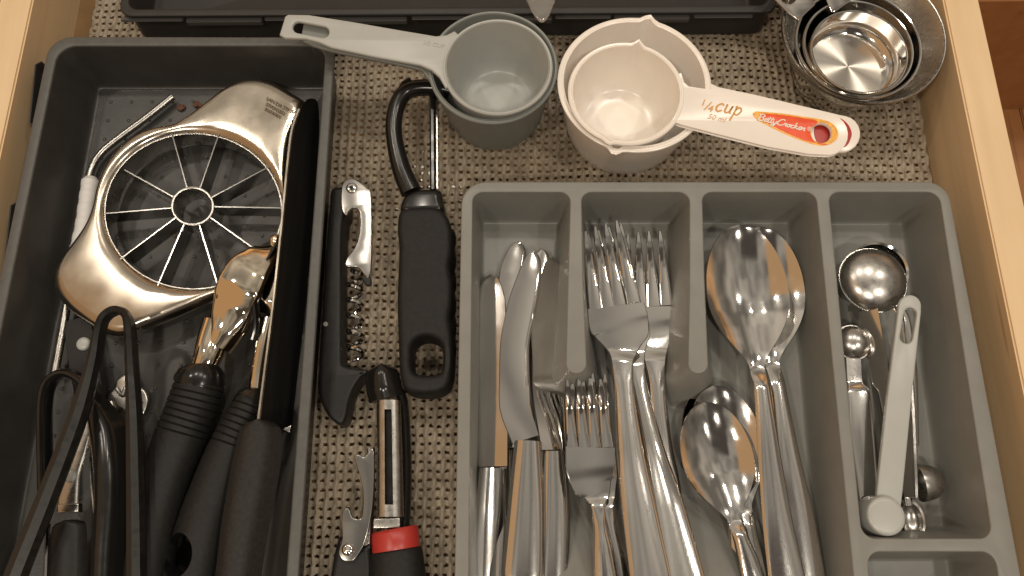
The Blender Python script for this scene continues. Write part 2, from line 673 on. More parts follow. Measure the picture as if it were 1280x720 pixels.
def basin(name, rim, drafts, zr, zf, material, parent, fillet=0.004, smooth=50):
    """inside of a compartment: walls sloping in from the rim outline to a filleted floor"""
    pts = [Vector(p) for p in rim]
    if area2(pts) < 0:
        pts.reverse()
        drafts = drafts[::-1] if hasattr(drafts, '__len__') else drafts
    N = len(pts)
    nor = []
    for i in range(N):
        t = (pts[(i + 1) % N] - pts[i - 1]).normalized()
        nor.append(Vector((-t.y, t.x)))
    D = [drafts] * N if not hasattr(drafts, '__len__') else drafts
    bm = bmesh.new()
    prof = [(0.0, 0.0), (0.12, 0.0015), (0.3, 0.0035)]
    H = zr - zf
    levels = [(0, 0, 0), (0.08, 0.06, 0), (0.35, 0.36, 0), (0.65, 0.68, 0), (0.84, 0.86, 0), (0.90, 0.925, 0.0001), (0.95, 0.965, 0.0003), (0.98, 0.986, 0.0007), (1.0, 0.996, 0.0011), (1.0, 1.0, 0.0015)]
    rings = [[bm.verts.new((pts[i].x + nor[i].x * (D[i] * f + e), pts[i].y + nor[i].y * (D[i] * f + e), zr - H * g)) for i in range(N)] for f, g, e in levels]
    for a in range(len(rings) - 1):
        for i in range(N):
            bm.faces.new((rings[a][i], rings[a][(i + 1) % N], rings[a + 1][(i + 1) % N], rings[a + 1][i]))
    f = bm.faces.new(rings[-1])
    bmesh.ops.triangulate(bm, faces=[f])
    return from_bm(name, bm, material, parent, smooth)


def skirt(name, outer, zr, zb, draft, material, parent):
    pts = [Vector(p) for p in outer]
    if area2(pts) < 0:
        pts.reverse()
    N = len(pts)
    bm = bmesh.new()
    rings = []
    for f, z in ((0.002, zr), (0.003, zr - 0.004), (draft, zb + 0.002), (draft + 0.002, zb)):
        ring = []
        for i in range(N):
            t = (pts[(i + 1) % N] - pts[i - 1]).normalized()
            ring.append(bm.verts.new((pts[i].x - t.y * f, pts[i].y + t.x * f, z)))
        rings.append(ring)
    for a in range(len(rings) - 1):
        for i in range(N):
            bm.faces.new((rings[a][i], rings[a][(i + 1) % N], rings[a + 1][(i + 1) % N], rings[a + 1][i]))
    return from_bm(name, bm, material, parent, 50)


# ------------------------------------------------------------------ the drawer
ZT = 0.040
xl_in = (P(38, 0, ZT).x + P(10, 160, ZT).x) / 2
xr_in = (P(1182, 0, ZT).x + P(1216, 191, ZT).x) / 2
xr_out = (P(1227, 0, ZT).x + P(1263, 191, ZT).x) / 2
y_far = P(640, -160, 0).y
y_near = P(640, 900, 0).y
dr = thing('drawer', 'open pale maple kitchen drawer holding the trays and tools', 'drawer', ((xl_in + xr_in) / 2, (y_far + y_near) / 2, 0))
box('bottom_board', xl_in, xr_in, y_near, y_far, -0.006, 0, M['board'], dr, 0)
box('side_panel', xl_in - 0.019, xl_in, y_near, y_far, -0.02, ZT, M['maple'], dr, 0.0009)
box('side_panel', xr_in, xr_out, y_near, y_far, -0.02, ZT, M['maple'], dr, 0.0009)
# what lies beside and below the open drawer: brown boards
fl = thing('cabinet_floor', 'brown wooden cabinet boards below and beside the open drawer', 'cabinet', (0.35, 0.2, -0.16))
fl['kind'] = 'structure'
for i in range(4):
    box('board', xr_out + 0.012 + i * 0.075, xr_out + 0.0862 + i * 0.075, -0.3, 0.7, -0.175, -0.16, M['brown'], fl, 0.001)
box('board', xr_out + 0.012, xr_out + 0.31, 0.325, 0.34, -0.16, -0.02, M['brown'], fl, 0.001)

# ------------------------------------------------------------------ woven liner
def build_liner():
    x0, x1 = P(120, 10, 0.002).x, xr_in - 0.001
    y0, y1 = P(640, 800, 0.002).y, P(640, -60, 0.002).y
    pit, sub = 0.00455, 8
    nx, ny = int((x1 - x0) / pit) * sub, int((y1 - y0) / pit) * sub
    gx, gy = np.meshgrid(np.arange(nx + 1), np.arange(ny + 1))
    u, v = gx / sub, gy / sub
    X = x0 + u * pit
    Y = y0 + v * pit
    wav = 0.0032 * np.sin(X * 62 + 2.2 * np.sin(Y * 23)) * np.clip((Y - 0.08) / 0.2, 0.1, 1) + 0.0009 * np.sin(Y * 75 + 3 * np.sin(X * 17))
    fu, fv = np.abs((u % 1) - 0.5) * 2, np.abs((v % 1) - 0.5) * 2       # 0 at the hole, 1 on the cords
    rib = np.clip(fu, 0, 1) ** 0.7
    cross = np.clip(fv, 0, 1) ** 0.7
    rel = np.maximum(rib, cross * 0.82)
    cid = np.sin(np.floor(u) * 12.9 + np.floor(v) * 78.2) * 0.5
    dent = np.exp(-((fu - 0.15) / 0.5) ** 2 - ((fv - 0.85) / 0.28) ** 2)
    Z = 0.0022 + np.maximum(wav, -0.0012) + 0.0024 * rel - 0.0011 * dent + 0.00025 * cid * (1 - rib)
    X = X + 0.00035 * np.sin(v * 2.4 + np.floor(u) * 1.7) + 0.00012 * np.random.randn(*X.shape)
    Y = Y + 0.00030 * np.sin(u * 2.1 + np.floor(v) * 1.3) + 0.00012 * np.random.randn(*X.shape)
    Y = Y + 0.004 * np.sin(X * 21) * np.clip((Y - 0.12) / 0.2, 0, 1)
    def inside(ax, ay, bx, by):
        return np.clip((X - ax) / 0.008, 0, 1) * np.clip((bx - X) / 0.008, 0, 1) * np.clip((Y - ay) / 0.008, 0, 1) * np.clip((by - Y) / 0.008, 0, 1)
    a_, b_ = P(577, 227, ZT), P(1240, 470, ZT)
    under = inside(a_.x - 0.004, -0.5, b_.x + 0.02, a_.y + 0.002)
    a_, b_ = P(62, 45, ZT), P(415, 130, ZT)
    under = np.maximum(under, inside(a_.x - 0.03, -0.5, b_.x - 0.001, a_.y))
    under = np.maximum(under, np.clip((Y - P(640, 60, 0).y) / 0.01, 0, 1))
    Z = Z - under * (np.maximum(wav, -0.0012) + 0.0010)
    V = np.stack([X, Y, Z], -1).reshape(-1, 3).astype(np.float32)
    cu, cv = np.meshgrid(np.arange(nx), np.arange(ny))
    a = (cv * (nx + 1) + cu).ravel()
    F = np.stack([a, a + 1, a + nx + 2, a + nx + 1], 1)
    su, sv = cu.ravel() % sub, cv.ravel() % sub
    h = np.random.RandomState(3).rand(ny // sub + 1, nx // sub + 1)[cv.ravel() // sub, cu.ravel() // sub]
    hx = 1.85 + 0.5 * h
    hole = (((su + 0.5 - 4) / hx) ** 2 + ((sv + 0.5 - 4.4) / (1.2 + 0.35 * h)) ** 2) < 1
    F = F[~hole]
    me = bpy.data.meshes.new('drawer_liner')
    me.vertices.add(len(V))
    me.vertices.foreach_set('co', V.ravel())
    me.loops.add(len(F) * 4)
    me.loops.foreach_set('vertex_index', F.ravel().astype(np.int32))
    me.polygons.add(len(F))
    me.polygons.foreach_set('loop_start', np.arange(0, len(F) * 4, 4, dtype=np.int32))
    me.polygons.foreach_set('loop_total', np.full(len(F), 4, dtype=np.int32))
    me.update(calc_edges=True)
    me.validate()
    o = link('drawer_liner', me, M['liner'], None, 80)
    o['kind'] = 'stuff'
    o['label'] = 'beige woven vinyl liner with rows of small holes on the drawer bottom'
    o['category'] = 'drawer liner'


build_liner()

# ------------------------------------------------------------------ grey cutlery tray
ZR, ZF = 0.038, 0.005
B0 = 0.0045                                   # trays stand on the liner
tray_c = P(880, 470, 0)
tr = thing('cutlery_tray', 'mid grey plastic cutlery tray with four long compartments on the right', 'cutlery tray', (tray_c.x, tray_c.y, B0))


def WR(q):
    return W(q, ZR)


outer, _ = roundpoly(WR([(577, 227), (1184, 227), (1298, 835), (566, 835)]), [0.013, 0.011, 0.012, 0.012], 8)
comb = [(591, 240), (713, 240), (710, 350), (707, 467), (734, 467), (729, 350), (727, 240), (862, 240), (862, 350), (860, 467), (886, 467), (881, 350), (878, 240), (1020, 240), (1077, 820),
        (903, 820), (899, 790), (844, 790), (846, 820), (744, 820), (745, 790), (709, 790), (709, 820), (585, 820)]
cd = [1] * len(comb)
for i in (3, 4, 9, 10):
    cd[i] = 3.2
for i in (16, 17, 20, 21):
    cd[i] = 15
comb_r = [0.0055] * len(comb)
comb_r[2] = comb_r[5] = comb_r[8] = comb_r[11] = 0
for i in (3, 4, 9, 10, 16, 17, 20, 21):
    comb_r[i] = 0.0052
cpoly, cidx = roundpoly(WR(comb), comb_r, 6)
c4, _ = roundpoly(WR([(1036, 240), (1174, 240), (1241, 673), (1078, 673)]), 0.006, 7)
c5, _ = roundpoly(WR([(1084, 690), (1244, 690), (1262, 820), (1097, 820)]), 0.006, 7)
plate('rim', outer, [cpoly, c4, c5], ZR, 0.0022, 0.0008, M['tray'], tr)


def soften(vals, n=3):
    v = np.array(vals, float)
    for _k in range(n):
        v = (np.roll(v, 1) + v * 2 + np.roll(v, -1)) / 4
    return v.tolist()


basin('compartment', cpoly, soften([0.0038 * cd[i] for i in cidx], 2), ZR - 0.0012, ZF + 0.001, M['tray'], tr)
basin('compartment', c4, 0.0043, ZR - 0.0012, ZF + 0.001, M['tray'], tr)
basin('compartment', c5, 0.0043, ZR - 0.0012, ZF + 0.001, M['tray'], tr)
skirt('outer_wall', outer, ZR - 0.002, B0, 0.006, M['tray'], tr)

# ------------------------------------------------------------------ charcoal tray
lt_c = P(200, 420, 0)
lt = thing('utensil_tray', 'deep charcoal plastic tray at the left holding apple slicer and black tools', 'tray', (lt_c.x, lt_c.y, B0))
o2, _ = roundpoly(W([(62, 45), (420, 46), (362, 880), (-112, 880)], ZR), [0.013, 0.012, 0.012, 0.012], 8)
i2, _ = roundpoly(W([(73, 57), (407, 57), (346, 865), (-92, 865)], ZR), [0.010, 0.009, 0.01, 0.01], 8)
plate('rim', o2, [i2], ZR, 0.0026, 0.0012, mat('charcoal_rim', (0.085, 0.085, 0.08), 0.42, noise=0.1, nscale=300, bump=0.1, bscale=1500), lt)
basin('compartment', i2, 0.0065, ZR - 0.0012, ZF + 0.001, M['dtray'], lt)
skirt('outer_wall', o2, ZR - 0.002, B0, 0.006, M['dtray'], lt)
for (xa, ya, xb, yb) in ((47, 88, 40, 160), (17, 262, 9, 335)):
    a, b = P(xa + 5, ya, 0.03), P(xb + 5, yb, 0.03)
    tube('side_clip', [a + Vector((0.003, 0.002, 0)), a, a * 0.6 + b * 0.4, b, b + Vector((0.003, -0.002, 0))], [(0.0012, 0.006)] * 5, M['black_tray'], lt, 10)
bm = bmesh.new()
for i in range(11):
    for j in range(17):
        q = P(113, 128, ZF + 0.001) + Vector((i * 0.0122 - 0.002 * 0 - (j * 0.0), -j * 0.0122, 0))
        prev = None
        seg = 8
        rings = []
        for r, z in ((0.0011, -0.0002), (0.0009, 0.0005), (0.0005, 0.0008)):
            rings.append([bm.verts.new((q.x + r * math.cos(2 * math.pi * k / seg), q.y + r * math.sin(2 * math.pi * k / seg), q.z + z)) for k in range(seg)])
        for a in range(2):
            for k in range(seg):
                bm.faces.new((rings[a][k], rings[a][(k + 1) % seg], rings[a + 1][(k + 1) % seg], rings[a + 1][k]))
        bm.faces.new(rings[2])
fb = from_bm('floor_bumps', bm, M['dtray'], lt)
fb['kind'] = 'stuff'

# ------------------------------------------------------------------ black tray at the back
ZB = 0.029
bt = thing('storage_tray', 'black plastic tray with stepped lip at the back of the drawer', 'tray', P(550, 0, B0))
xa, xb = P(150, 3, ZB).x, P(972, 3, ZB).x
ya = P(550, 47, B0).y - 0.0015
o3, _ = roundpoly([(xa, ya), (xb, ya), (xb, ya + 0.14), (xa, ya + 0.14)], 0.008, 8)
i3, _ = roundpoly([(xa + 0.005, ya + 0.005), (xb - 0.005, ya + 0.005), (xb - 0.005, ya + 0.135), (xa + 0.005, ya + 0.135)], 0.006, 8)
plate('rim', o3, [i3], ZB, 0.0024, 0.0011, M['black_tray'], bt)
basin('compartment', i3, 0.004, ZB - 0.0012, 0.008, M['black_tray'], bt)
skirt('outer_wall', o3, ZB - 0.002, B0, 0.0015, M['black_tray'], bt)
for (p0, p1, low) in ((150, 228, 0), (231, 326, 1), (330, 406, 0), (410, 508, 1), (514, 586, 0), (590, 690, 1), (694, 764, 0), (768, 863, 1), (868, 942, 0)):
    a0, a1 = P(p0, 6, ZB).x, P(p1, 6, ZB).x
    zt, zb_ = (0.0255, 0.0215) if low else (0.0262, 0.0246)
    box('lip_step', a0, a1, ya - 0.0016 + 0.0004 * (1 - low), ya + 0.0018, zb_, zt, mat('lip_plastic', (0.058, 0.055, 0.053), 0.4) if p0 == 150 else bpy.data.materials['lip_plastic'], bt, 0.0005)

# clear scrap over the back tray
cp = thing('plastic_pick', 'small clear plastic piece hanging over the black tray edge', 'plastic piece', P(675, 8, 0.035))
plate_px('tip', [(658, -12), (694, -12), (689, 12), (683, 23), (676, 26), (668, 18), (661, 5)], [], 0.046, 0.0022, 0.0009, M['clear'], cp)

# ------------------------------------------------------------------ cups
def cup(name, label, catg, grp, cx, cy, rx, zr, base_px, z0, mt, wall=0.0018, spouts=(), depth=None, inner_mat=None, fl_mat=None):
    c = P(cx, cy, zr)
    R = rx * S(cx, cy, zr)
    cb = Vector((c.x, c.y, z0))
    Rb = base_px * S(cx, cy, 0.0)
    t = thing(name, label, catg, cb, grp)

    def bump(a, z):
        v = 0
        k = max(0.0, (z - z0) / (zr - z0))
        for sa, amt in spouts:
            da = abs((a - sa + math.pi) % (2 * math.pi) - math.pi)
            v += amt * max(0, 1 - da / 0.13) ** 1.4 * k ** 3
        return v
    Ri, Rbi = R - wall, Rb - wall
    zi = z0 + wall
    prof_o = [(0, z0 + 0.0006), (Rb - 0.003, z0), (Rb - 0.0008, z0 + 0.0008)]
    for k in range(1, 9):
        f = k / 8
        prof_o.append((Rb + (R - wall * 0.3 - Rb) * f, z0 + 0.001 + (zr - 0.0025 - z0) * f))
    lip = [(R, zr - 0.0018), (R, zr - 0.0006), (R - wall * 0.35, zr), (R - wall * 0.75, zr - 0.0001), (Ri, zr - 0.0008)]
    prof_i = []
    for k in range(8, 0, -1):
        f = k / 8
        prof_i.append((Rbi - 0.0005 + (Ri - Rbi) * f, zi + 0.004 + (zr - 0.004 - zi) * f))
    prof_f = [(Rbi - 0.001, zi + 0.0035), (Rbi - 0.0022, zi + 0.0012), (Rbi - 0.0045, zi)]
    fl_ = [(Rbi - 0.0045, zi), (Rbi * 0.5, zi), (0, zi)]
    lathe('bowl', prof_o + lip + prof_i + prof_f + ([] if fl_mat else fl_[1:]), c.x, c.y, mt, t, 96, bump)
    if fl_mat:
        lathe('cup_floor', fl_, c.x, c.y, fl_mat, t, 64)
    return t, c, R


def cup_handle(t, c, R, upper, lower, z, th, mt, holes=(), inset=0.0012, bevel=0.0008):
    """plate whose root follows the cup wall; upper/lower are picture points from the cup outwards"""
    pts = W(upper, z) + W(lower, z)[::-1]
    a0 = math.atan2(pts[-1].y - c.y, pts[-1].x - c.x)
    a1 = math.atan2(pts[0].y - c.y, pts[0].x - c.x)
    da = (a1 - a0 + math.pi) % (2 * math.pi) - math.pi
    arc = [Vector((c.x + (R - inset) * math.cos(a0 + da * k / 12), c.y + (R - inset) * math.sin(a0 + da * k / 12))) for k in range(13)]
    return plate('handle', pts + arc, holes, z, th, bevel, mt, t)


def arc_px(cx, cy, r, a0, a1, n=10):
    return [(cx + r * math.cos(math.radians(a0 + (a1 - a0) * k / n)), cy + r * math.sin(math.radians(a0 + (a1 - a0) * k / n))) for k in range(n + 1)]


GZ = 0.005
g_cups = 'grey nested measuring cups'
t, c, R = cup('measuring_cup', 'larger grey plastic measuring cup coloured darker for shade, the outer one of the nested grey pair', 'measuring cup', g_cups, 616, 82, 81, 0.051, 56, GZ, M['grey_shaded'])
cup_handle(t, c, R, cat([(552, 42), (540, 46), (450, 34), (380, 26)], n=5), cat([(541, 108), (530, 92), (514, 84), (412, 63), (375, 50)], n=5), 0.0495, 0.0024, M['grey_shaded'])
t, c, R = cup('measuring_cup', 'smaller light grey plastic measuring cup sitting inside the larger grey one', 'measuring cup', g_cups, 622, 82, 69, 0.0550, 50, GZ + 0.012, M['grey'])
up_ = [(568, 38), (558, 43), (545, 44.5), (500, 37), (440, 26.5)] + [(386, 18), (360, 17.5)] + [(356, 20)]
lo_ = [(557, 110), (549, 96), (539, 87), (525, 81), (470, 71), (414, 59), (398, 52), (382, 48), (356, 47), (349, 43)]
cup_handle(t, c, R, up_, lo_, 0.0546, 0.0026, M['grey'], [W(slot_px(373, 33.5, 404, 39.5, 7.2), 0.0546)], bevel=0.001)
text('cup_marking', '1/3 CUP', 528, 55, (10, 2), 8, 0.0547, M['grey'], t)

# cream cups with print
w_cups = 'cream nested measuring cups'
W2 = Vector((math.cos(0), 0))
t, c, R = cup('measuring_cup', 'larger cream measuring cup with pouring spouts, the outer of the cream pair', 'measuring cup', w_cups, 793, 103, 96, 0.050, 68, GZ, M['white'], 0.0028, ((math.radians(76), 0.0045), (math.radians(253), 0.0045)))
hz = 0.0490
hu = [(884, 92), (888, 103), (898, 108), (950, 119), (1050, 143)] + arc_px(1053, 167, 23, -78, 95)
hl = [(882, 140), (894, 146), (960, 166), (1020, 184)]
cup_handle(t, c, R, hu, hl, hz, 0.0026, M['white'], [], 0.0014)
plate_px('label_print', [(1047, 147), (1058, 153), (1064, 163), (1064, 172), (1057, 183), (1040, 184), (1022, 178), (1018, 160), (1028, 150)], [], hz + 0.0003, 0.0005, 0.0001, M['red'], t)
t, c, R = cup('measuring_cup', 'smaller cream measuring cup with gold quarter cup print and orange label on handle', 'measuring cup', w_cups, 783, 115, 73, 0.0535, 54, GZ + 0.014, M['white'], 0.0022, ((math.radians(75), 0.0034), (math.radians(250), 0.002)))
hz = 0.0531
hu = [(850, 94), (853, 104), (860, 110), (900, 116), (950, 127), (1030, 145.5)] + arc_px(1034, 168, 23.5, -72, 100)
hl = [(838, 150), (850, 153), (900, 166), (960, 181), (1010, 190)]
hole = W(ell(1027, 166, 12.5, 12), hz)
cup_handle(t, c, R, hu, hl, hz, 0.0028, M['white'], [hole], 0.0014, 0.001)
lab = [(941, 143), (944, 139.5), (952, 139.5), (980, 142), (1006, 146), (1026, 149), (1040, 154), (1047, 163), (1047, 172), (1040, 179), (1028, 182), (1012, 179), (985, 169), (958, 156), (946, 149)]
plate_px('label_print', lab, [ell(1027, 166, 13.2, 12.7)], hz + 0.0002, 0.0003, 0.00005, M['yellow'], t, True, 3)
lab2 = [(953, 142), (980, 144), (1004, 147.5), (1018, 150), (1022, 153.5), (1014, 160), (1013.3, 168), (1018, 177), (1027, 180.5), (1033, 180), (1012, 177), (987, 167.5), (962, 155), (951, 148)]
lb = plate_px('label_print', lab2, [], hz + 0.00035, 0.0003, 0.00005, M['orange'], t, True, 3)
text('cup_marking', '1', 875, 131, (10, 2.3), 13, hz + 0.0002, M['gold'], t, 0.15)
text('cup_marking', '/', 879.5, 137, (10, 2.3), 19, hz + 0.0002, M['gold'], t, 0.25)
text('cup_marking', '4', 884, 138.5, (10, 2.3), 13, hz + 0.0002, M['gold'], t, 0.15)
text('cup_marking', '50 ml', 884, 147.5, (10, 2.4), 10, hz + 0.0002, M['tan'], t, 0.25)


def script_line(word_strokes, px, py, ang_px, size, z, material, parent, r, sx=1.0):
    """hand lettering as thin flat strokes; letter units: x height 1"""
    bm = bmesh.new()
    p = P(px, py, z)
    q = P(px + ang_px[0], py + ang_px[1], z)
    a = math.atan2(q.y - p.y, q.x - p.x)
    s = size * S(px, py, z)
    for st in word_strokes:
        pts = cat([(x * sx + 0.28 * y, y, 0) for x, y in st], n=4)
        wpts = [Vector((p.x + s * (v.x * math.cos(a) - v.y * math.sin(a)), p.y + s * (v.x * math.sin(a) + v.y * math.cos(a)), z)) for v in pts]
        tube('x', wpts, r * s, None, None, 6, 0.4, bm=bm)
    return from_bm('lettering', bm, material, parent)


def letters(word):
    G = {
        'u': ([[(0.0, 0.9), (0.05, 0.95), (0.1, 0.25), (0.3, 0.05), (0.55, 0.3), (0.62, 0.95), (0.62, 0.2), (0.78, 0.05)]], 0.95),
        'p': ([[(0.0, 0.9), (0.12, 0.95), (0.1, -0.75)], [(0.1, 0.6), (0.4, 0.97), (0.68, 0.6), (0.5, 0.08), (0.12, 0.12)]], 0.8),
        'v': ([[(0.62, 0.8), (0.38, 0.97), (0.05, 0.6), (0.15, 0.1), (0.4, 0.0), (0.68, 0.2)]], 0.88),
        'B': ([[(0.3, 1.9), (0.15, 0.0)], [(0, 1.7), (0.5, 2.0), (0.95, 1.75), (0.75, 1.2), (0.35, 1.05), (0.85, 0.95), (1.0, 0.4), (0.6, 0), (0.05, 0.15)]], 1.1),
        'e': ([[(0, 0.45), (0.45, 0.6), (0.5, 0.95), (0.2, 0.95), (0.08, 0.45), (0.25, 0.02), (0.65, 0.25)]], 0.62),
        't': ([[(0.2, 1.75), (0.12, 0.3), (0.25, 0.0), (0.5, 0.25)], [(-0.15, 1.2), (0.5, 1.3)]], 0.48),
        'y': ([[(0.0, 0.95), (0.05, 0.3), (0.25, 0.1), (0.5, 0.5)], [(0.55, 1.0), (0.42, -0.3), (0.2, -0.85), (-0.1, -0.6), (0.3, -0.1), (0.75, 0.3)]], 0.72),
        'C': ([[(1.0, 1.55), (0.75, 1.95), (0.25, 1.6), (0.0, 0.8), (0.2, 0.1), (0.65, 0.05), (1.05, 0.45)]], 1.05),
        'r': ([[(0.0, 0.3), (0.15, 1.05), (0.2, 0.8), (0.45, 0.95), (0.35, 0.2), (0.65, 0.2)]], 0.6),
        'o': ([[(0.3, 0.95), (0.03, 0.55), (0.2, 0.02), (0.5, 0.4), (0.35, 0.95), (0.7, 0.8)]], 0.65),
        'c': ([[(0.5, 0.8), (0.25, 0.95), (0.03, 0.45), (0.22, 0.02), (0.6, 0.3)]], 0.58),
        'k': ([[(0.12, 1.9), (0.05, 0.0)], [(0.5, 0.95), (0.12, 0.5), (0.38, 0.3), (0.6, 0.05), (0.7, 0.25)]], 0.68),
        ' ': ([], 0.05),
    }
    x, out = 0, []
    for ch in word:
        st, adv = G[ch]
        out += [[(a + x, b) for a, b in s_] for s_ in st]
        x += adv
    return out


script_line(letters('Betty Crocker'), 946, 149.6, (10, 2.4), 4.7, hz + 0.0006, M['wprint'], lb, 0.15, 1.55)
script_line(letters('vup'), 893, 137.8, (10, 2.3), 12.2, hz + 0.00025, M['gold'], t, 0.085)
text('registered_mark', '®', 1008.5, 163, (10, 2.4), 8, hz + 0.0005, M['wprint'], lb)

# stainless cups
s_cups = 'nested stainless steel measuring cups'
rad_ = bpy.data.materials.new('radial_brushed_steel')
rad_.use_nodes = True
rn, rl = rad_.node_tree.nodes, rad_.node_tree.links
rb = rn['Principled BSDF']
rb.inputs['Base Color'].default_value = (0.74, 0.70, 0.64, 1)
rb.inputs['Metallic'].default_value = 1
rb.inputs['Roughness'].default_value = 0.30
rb.inputs['Anisotropic'].default_value = 0.93
tg = rn.new('ShaderNodeTangent')
tg.direction_type = 'RADIAL'
tg.axis = 'Z'
rl.new(tg.outputs[0], rb.inputs['Tangent'])
M['radial'] = rad_


def steel_handle(t, c, R, pts, z, hole=None):
    plate('handle', [v for v in roundpoly(W(pts, z), 0.0015, 4)[0]], [W(hole, z)] if hole else [], z, 0.0014, 0.0004, M['steel'], t)


t, c, R = cup('measuring_cup', 'largest stainless measuring cup, the wide outer one of the steel nest', 'measuring cup', s_cups, 1080, 40, 102, 0.040, 56, GZ, M['satin'], 0.0011)
steel_handle(t, c, R, [(1010, -75), (1040, -48), (1010, -20), (960, -70)], 0.0392)
t, c, R = cup('measuring_cup', 'second largest stainless measuring cup, its square cut handle lying left of the nest', 'measuring cup', s_cups, 1073, 54, 79, 0.0425, 50, GZ + 0.003, M['steel'], 0.0010)
steel_handle(t, c, R, [(962, -8), (997, 26), (1020, 5), (985, -40)], 0.0428, ell(986, -2, 9, 7, 20))
t, c, R = cup('measuring_cup', 'third stainless measuring cup, its thin rim between the two neighbours', 'measuring cup', s_cups, 1073, 58, 69, 0.0440, 48, GZ + 0.006, M['steel'], 0.0010)
t, c, R = cup('measuring_cup', 'smallest stainless measuring cup, innermost with a bright radially brushed floor', 'measuring cup', s_cups, 1074, 64, 61, 0.0450, 55, 0.0295, M['steel'], 0.0009, fl_mat=M['radial'])
steel_handle(t, c, R, [(1028, -14), (1040, 17), (1064, 1), (1052, -28)], 0.0449)

# ------------------------------------------------------------------ cutlery
CZ = ZF + 0.001


def knife(label, keys, tip_mat=None, hollow_handle=1.2):
    b = P(keys[0][0], keys[0][1], CZ)
    t = thing('table_knife', label, 'knife', b, 'table knives in the left compartment')
    return t


kgrp = 'table knives in the left compartment'


def table_knife(label, blade, handle, tilt=0.0):
    """blade: (px,py,z,hw,tilt mm); handle: (px,py,z,hw)"""
    t = thing('table_knife', label, 'knife', P(blade[0][0], blade[0][1], CZ), kgrp)
    strip([(a, b, z, hw, -0.15, 1.1, tl) for a, b, z, hw, tl in blade], M['blade'], t, [('blade', 0, len(blade) - 1, None)], 7, round0=0.9, pw=2)
    strip([(a, b, z, hw, -1.6, 3.2, tl) for a, b, z, hw, tl in handle], M['worn'], t, [('handle', 0, len(handle) - 1, None)], 13, round1=True, pw=2.4)
    return t


table_knife('lowest knife, only its rounded tip showing between two other blades', [(650, 303, 0.0100, 8, 0.4), (640, 340, 0.0105, 14, 0.6), (634, 420, 0.011, 15, 0.6), (630, 560, 0.012, 14, 0.6)], [(630, 562, 0.013, 10, 0), (626, 740, 0.013, 15, 0)])
table_knife('leftmost knife with orange reflection on its blade against the tray side', [(612, 343, 0.0155, 9, -1), (614, 380, 0.0155, 17, -1.9), (615, 470, 0.016, 19, -2.1), (616, 583, 0.0185, 18, -1.9)], [(616, 585, 0.0215, 14, 0.4), (614, 650, 0.0150, 18, 0.5), (611, 740, 0.0098, 20, 0.5)])
table_knife('thin sliver of a knife behind the upper middle blade', [(677, 312, 0.012, 7, 0), (679, 350, 0.013, 11, 0.5), (680, 430, 0.014, 13, 1), (690, 560, 0.014, 13, 1)], [(692, 562, 0.0145, 11, 0), (700, 740, 0.015, 14, 0)])
table_knife('right knife of the bunch with a wide dark blade beside the divider', [(692, 322, 0.019, 7, 1.5), (690, 350, 0.0195, 14, 3.4), (685, 410, 0.020, 20, 4.4), (686, 480, 0.0205, 20, 4.2), (692, 562, 0.021, 15, 1.8)], [(692, 564, 0.0225, 13, 0.2), (693, 620, 0.0225, 16, 0.2), (690, 740, 0.0225, 19, 0.2)])
table_knife('top knife lying curved over the others with scratched blade', [(668, 314, 0.0235, 6, 0.2), (663, 340, 0.0240, 13, 0.4), (651, 390, 0.0245, 17.5, 0.5), (643, 440, 0.025, 17.5, 0.5), (643, 500, 0.0255, 18.5, 0.3), (657, 549, 0.0255, 17, 0)], [(660, 551, 0.027, 14, 0), (658, 620, 0.027, 19, 0), (652, 740, 0.027, 25, 0)])


def fork(label, tips, roots, root_y, hw_root, pal, han, z, ftg, thick=1.5, catn='fork', head_tilt=0.0):
    """tips: 4 (px,py); roots: 4 px x-centres at the roots; pal: palm keys from the root; han: handle keys"""
    t = thing(ftg[0], label, catn, P(pal[0][0], pal[0][1], CZ), ftg[1])
    pal = [(a, b, (pal[0][2] if i_ < 3 else zz) + dz, hw, -0.15, thick) for i_, ((a, b, zz, hw, d), dz) in enumerate(zip(pal, (0.0002, -0.0001, -0.0005, -0.0003, 0.0009)))]
    h1 = pal[1][3] * 0.955
    pal = [tuple(q[:3]) + (hh,) + tuple(q[4:]) for q, hh in zip(pal, (pal[0][3], h1, h1 * 0.90, h1 * 0.53, pal[4][3]))]
    keys = list(pal) + [(a, b, zz, hw, d, thick + 0.6) for a, b, zz, hw, d in han]
    strip(keys, M['steel'], t, [('head', 0, len(pal) - 1, None), ('handle', len(pal) - 1, len(keys) - 1, M['worn'])], 13, round1=True)
    cx0 = pal[0][0]
    for k in range(4):
        tx, ty = tips[k]
        rx = roots[k]
        ry = root_y - (pal[1][0] - pal[0][0]) / (pal[1][1] - pal[0][1]) * (rx - pal[0][0])      # square to the palm
        q = (rx - cx0) / hw_root
        zc = pal[0][2] + 0.00015 * (1 - q * q)
        strip([(tx, ty, z + 0.0046, 0.9, 0, 1.0), (tx + (rx - tx) * 0.12, ty + (ry - ty) * 0.12, z + 0.0042, 2.4, 0, 1.4), (tx + (rx - tx) * 0.5, ty + (ry - ty) * 0.5, z + 0.0012, hw_root * 0.140, -0.15, thick),
               (rx, ry, zc, hw_root * 0.205, -0.05, thick)], M['steel'], t, [('tine', 0, 3, None)], 7, 0.001)
    return t


fg = ('dinner_fork', 'dinner forks in the second compartment')
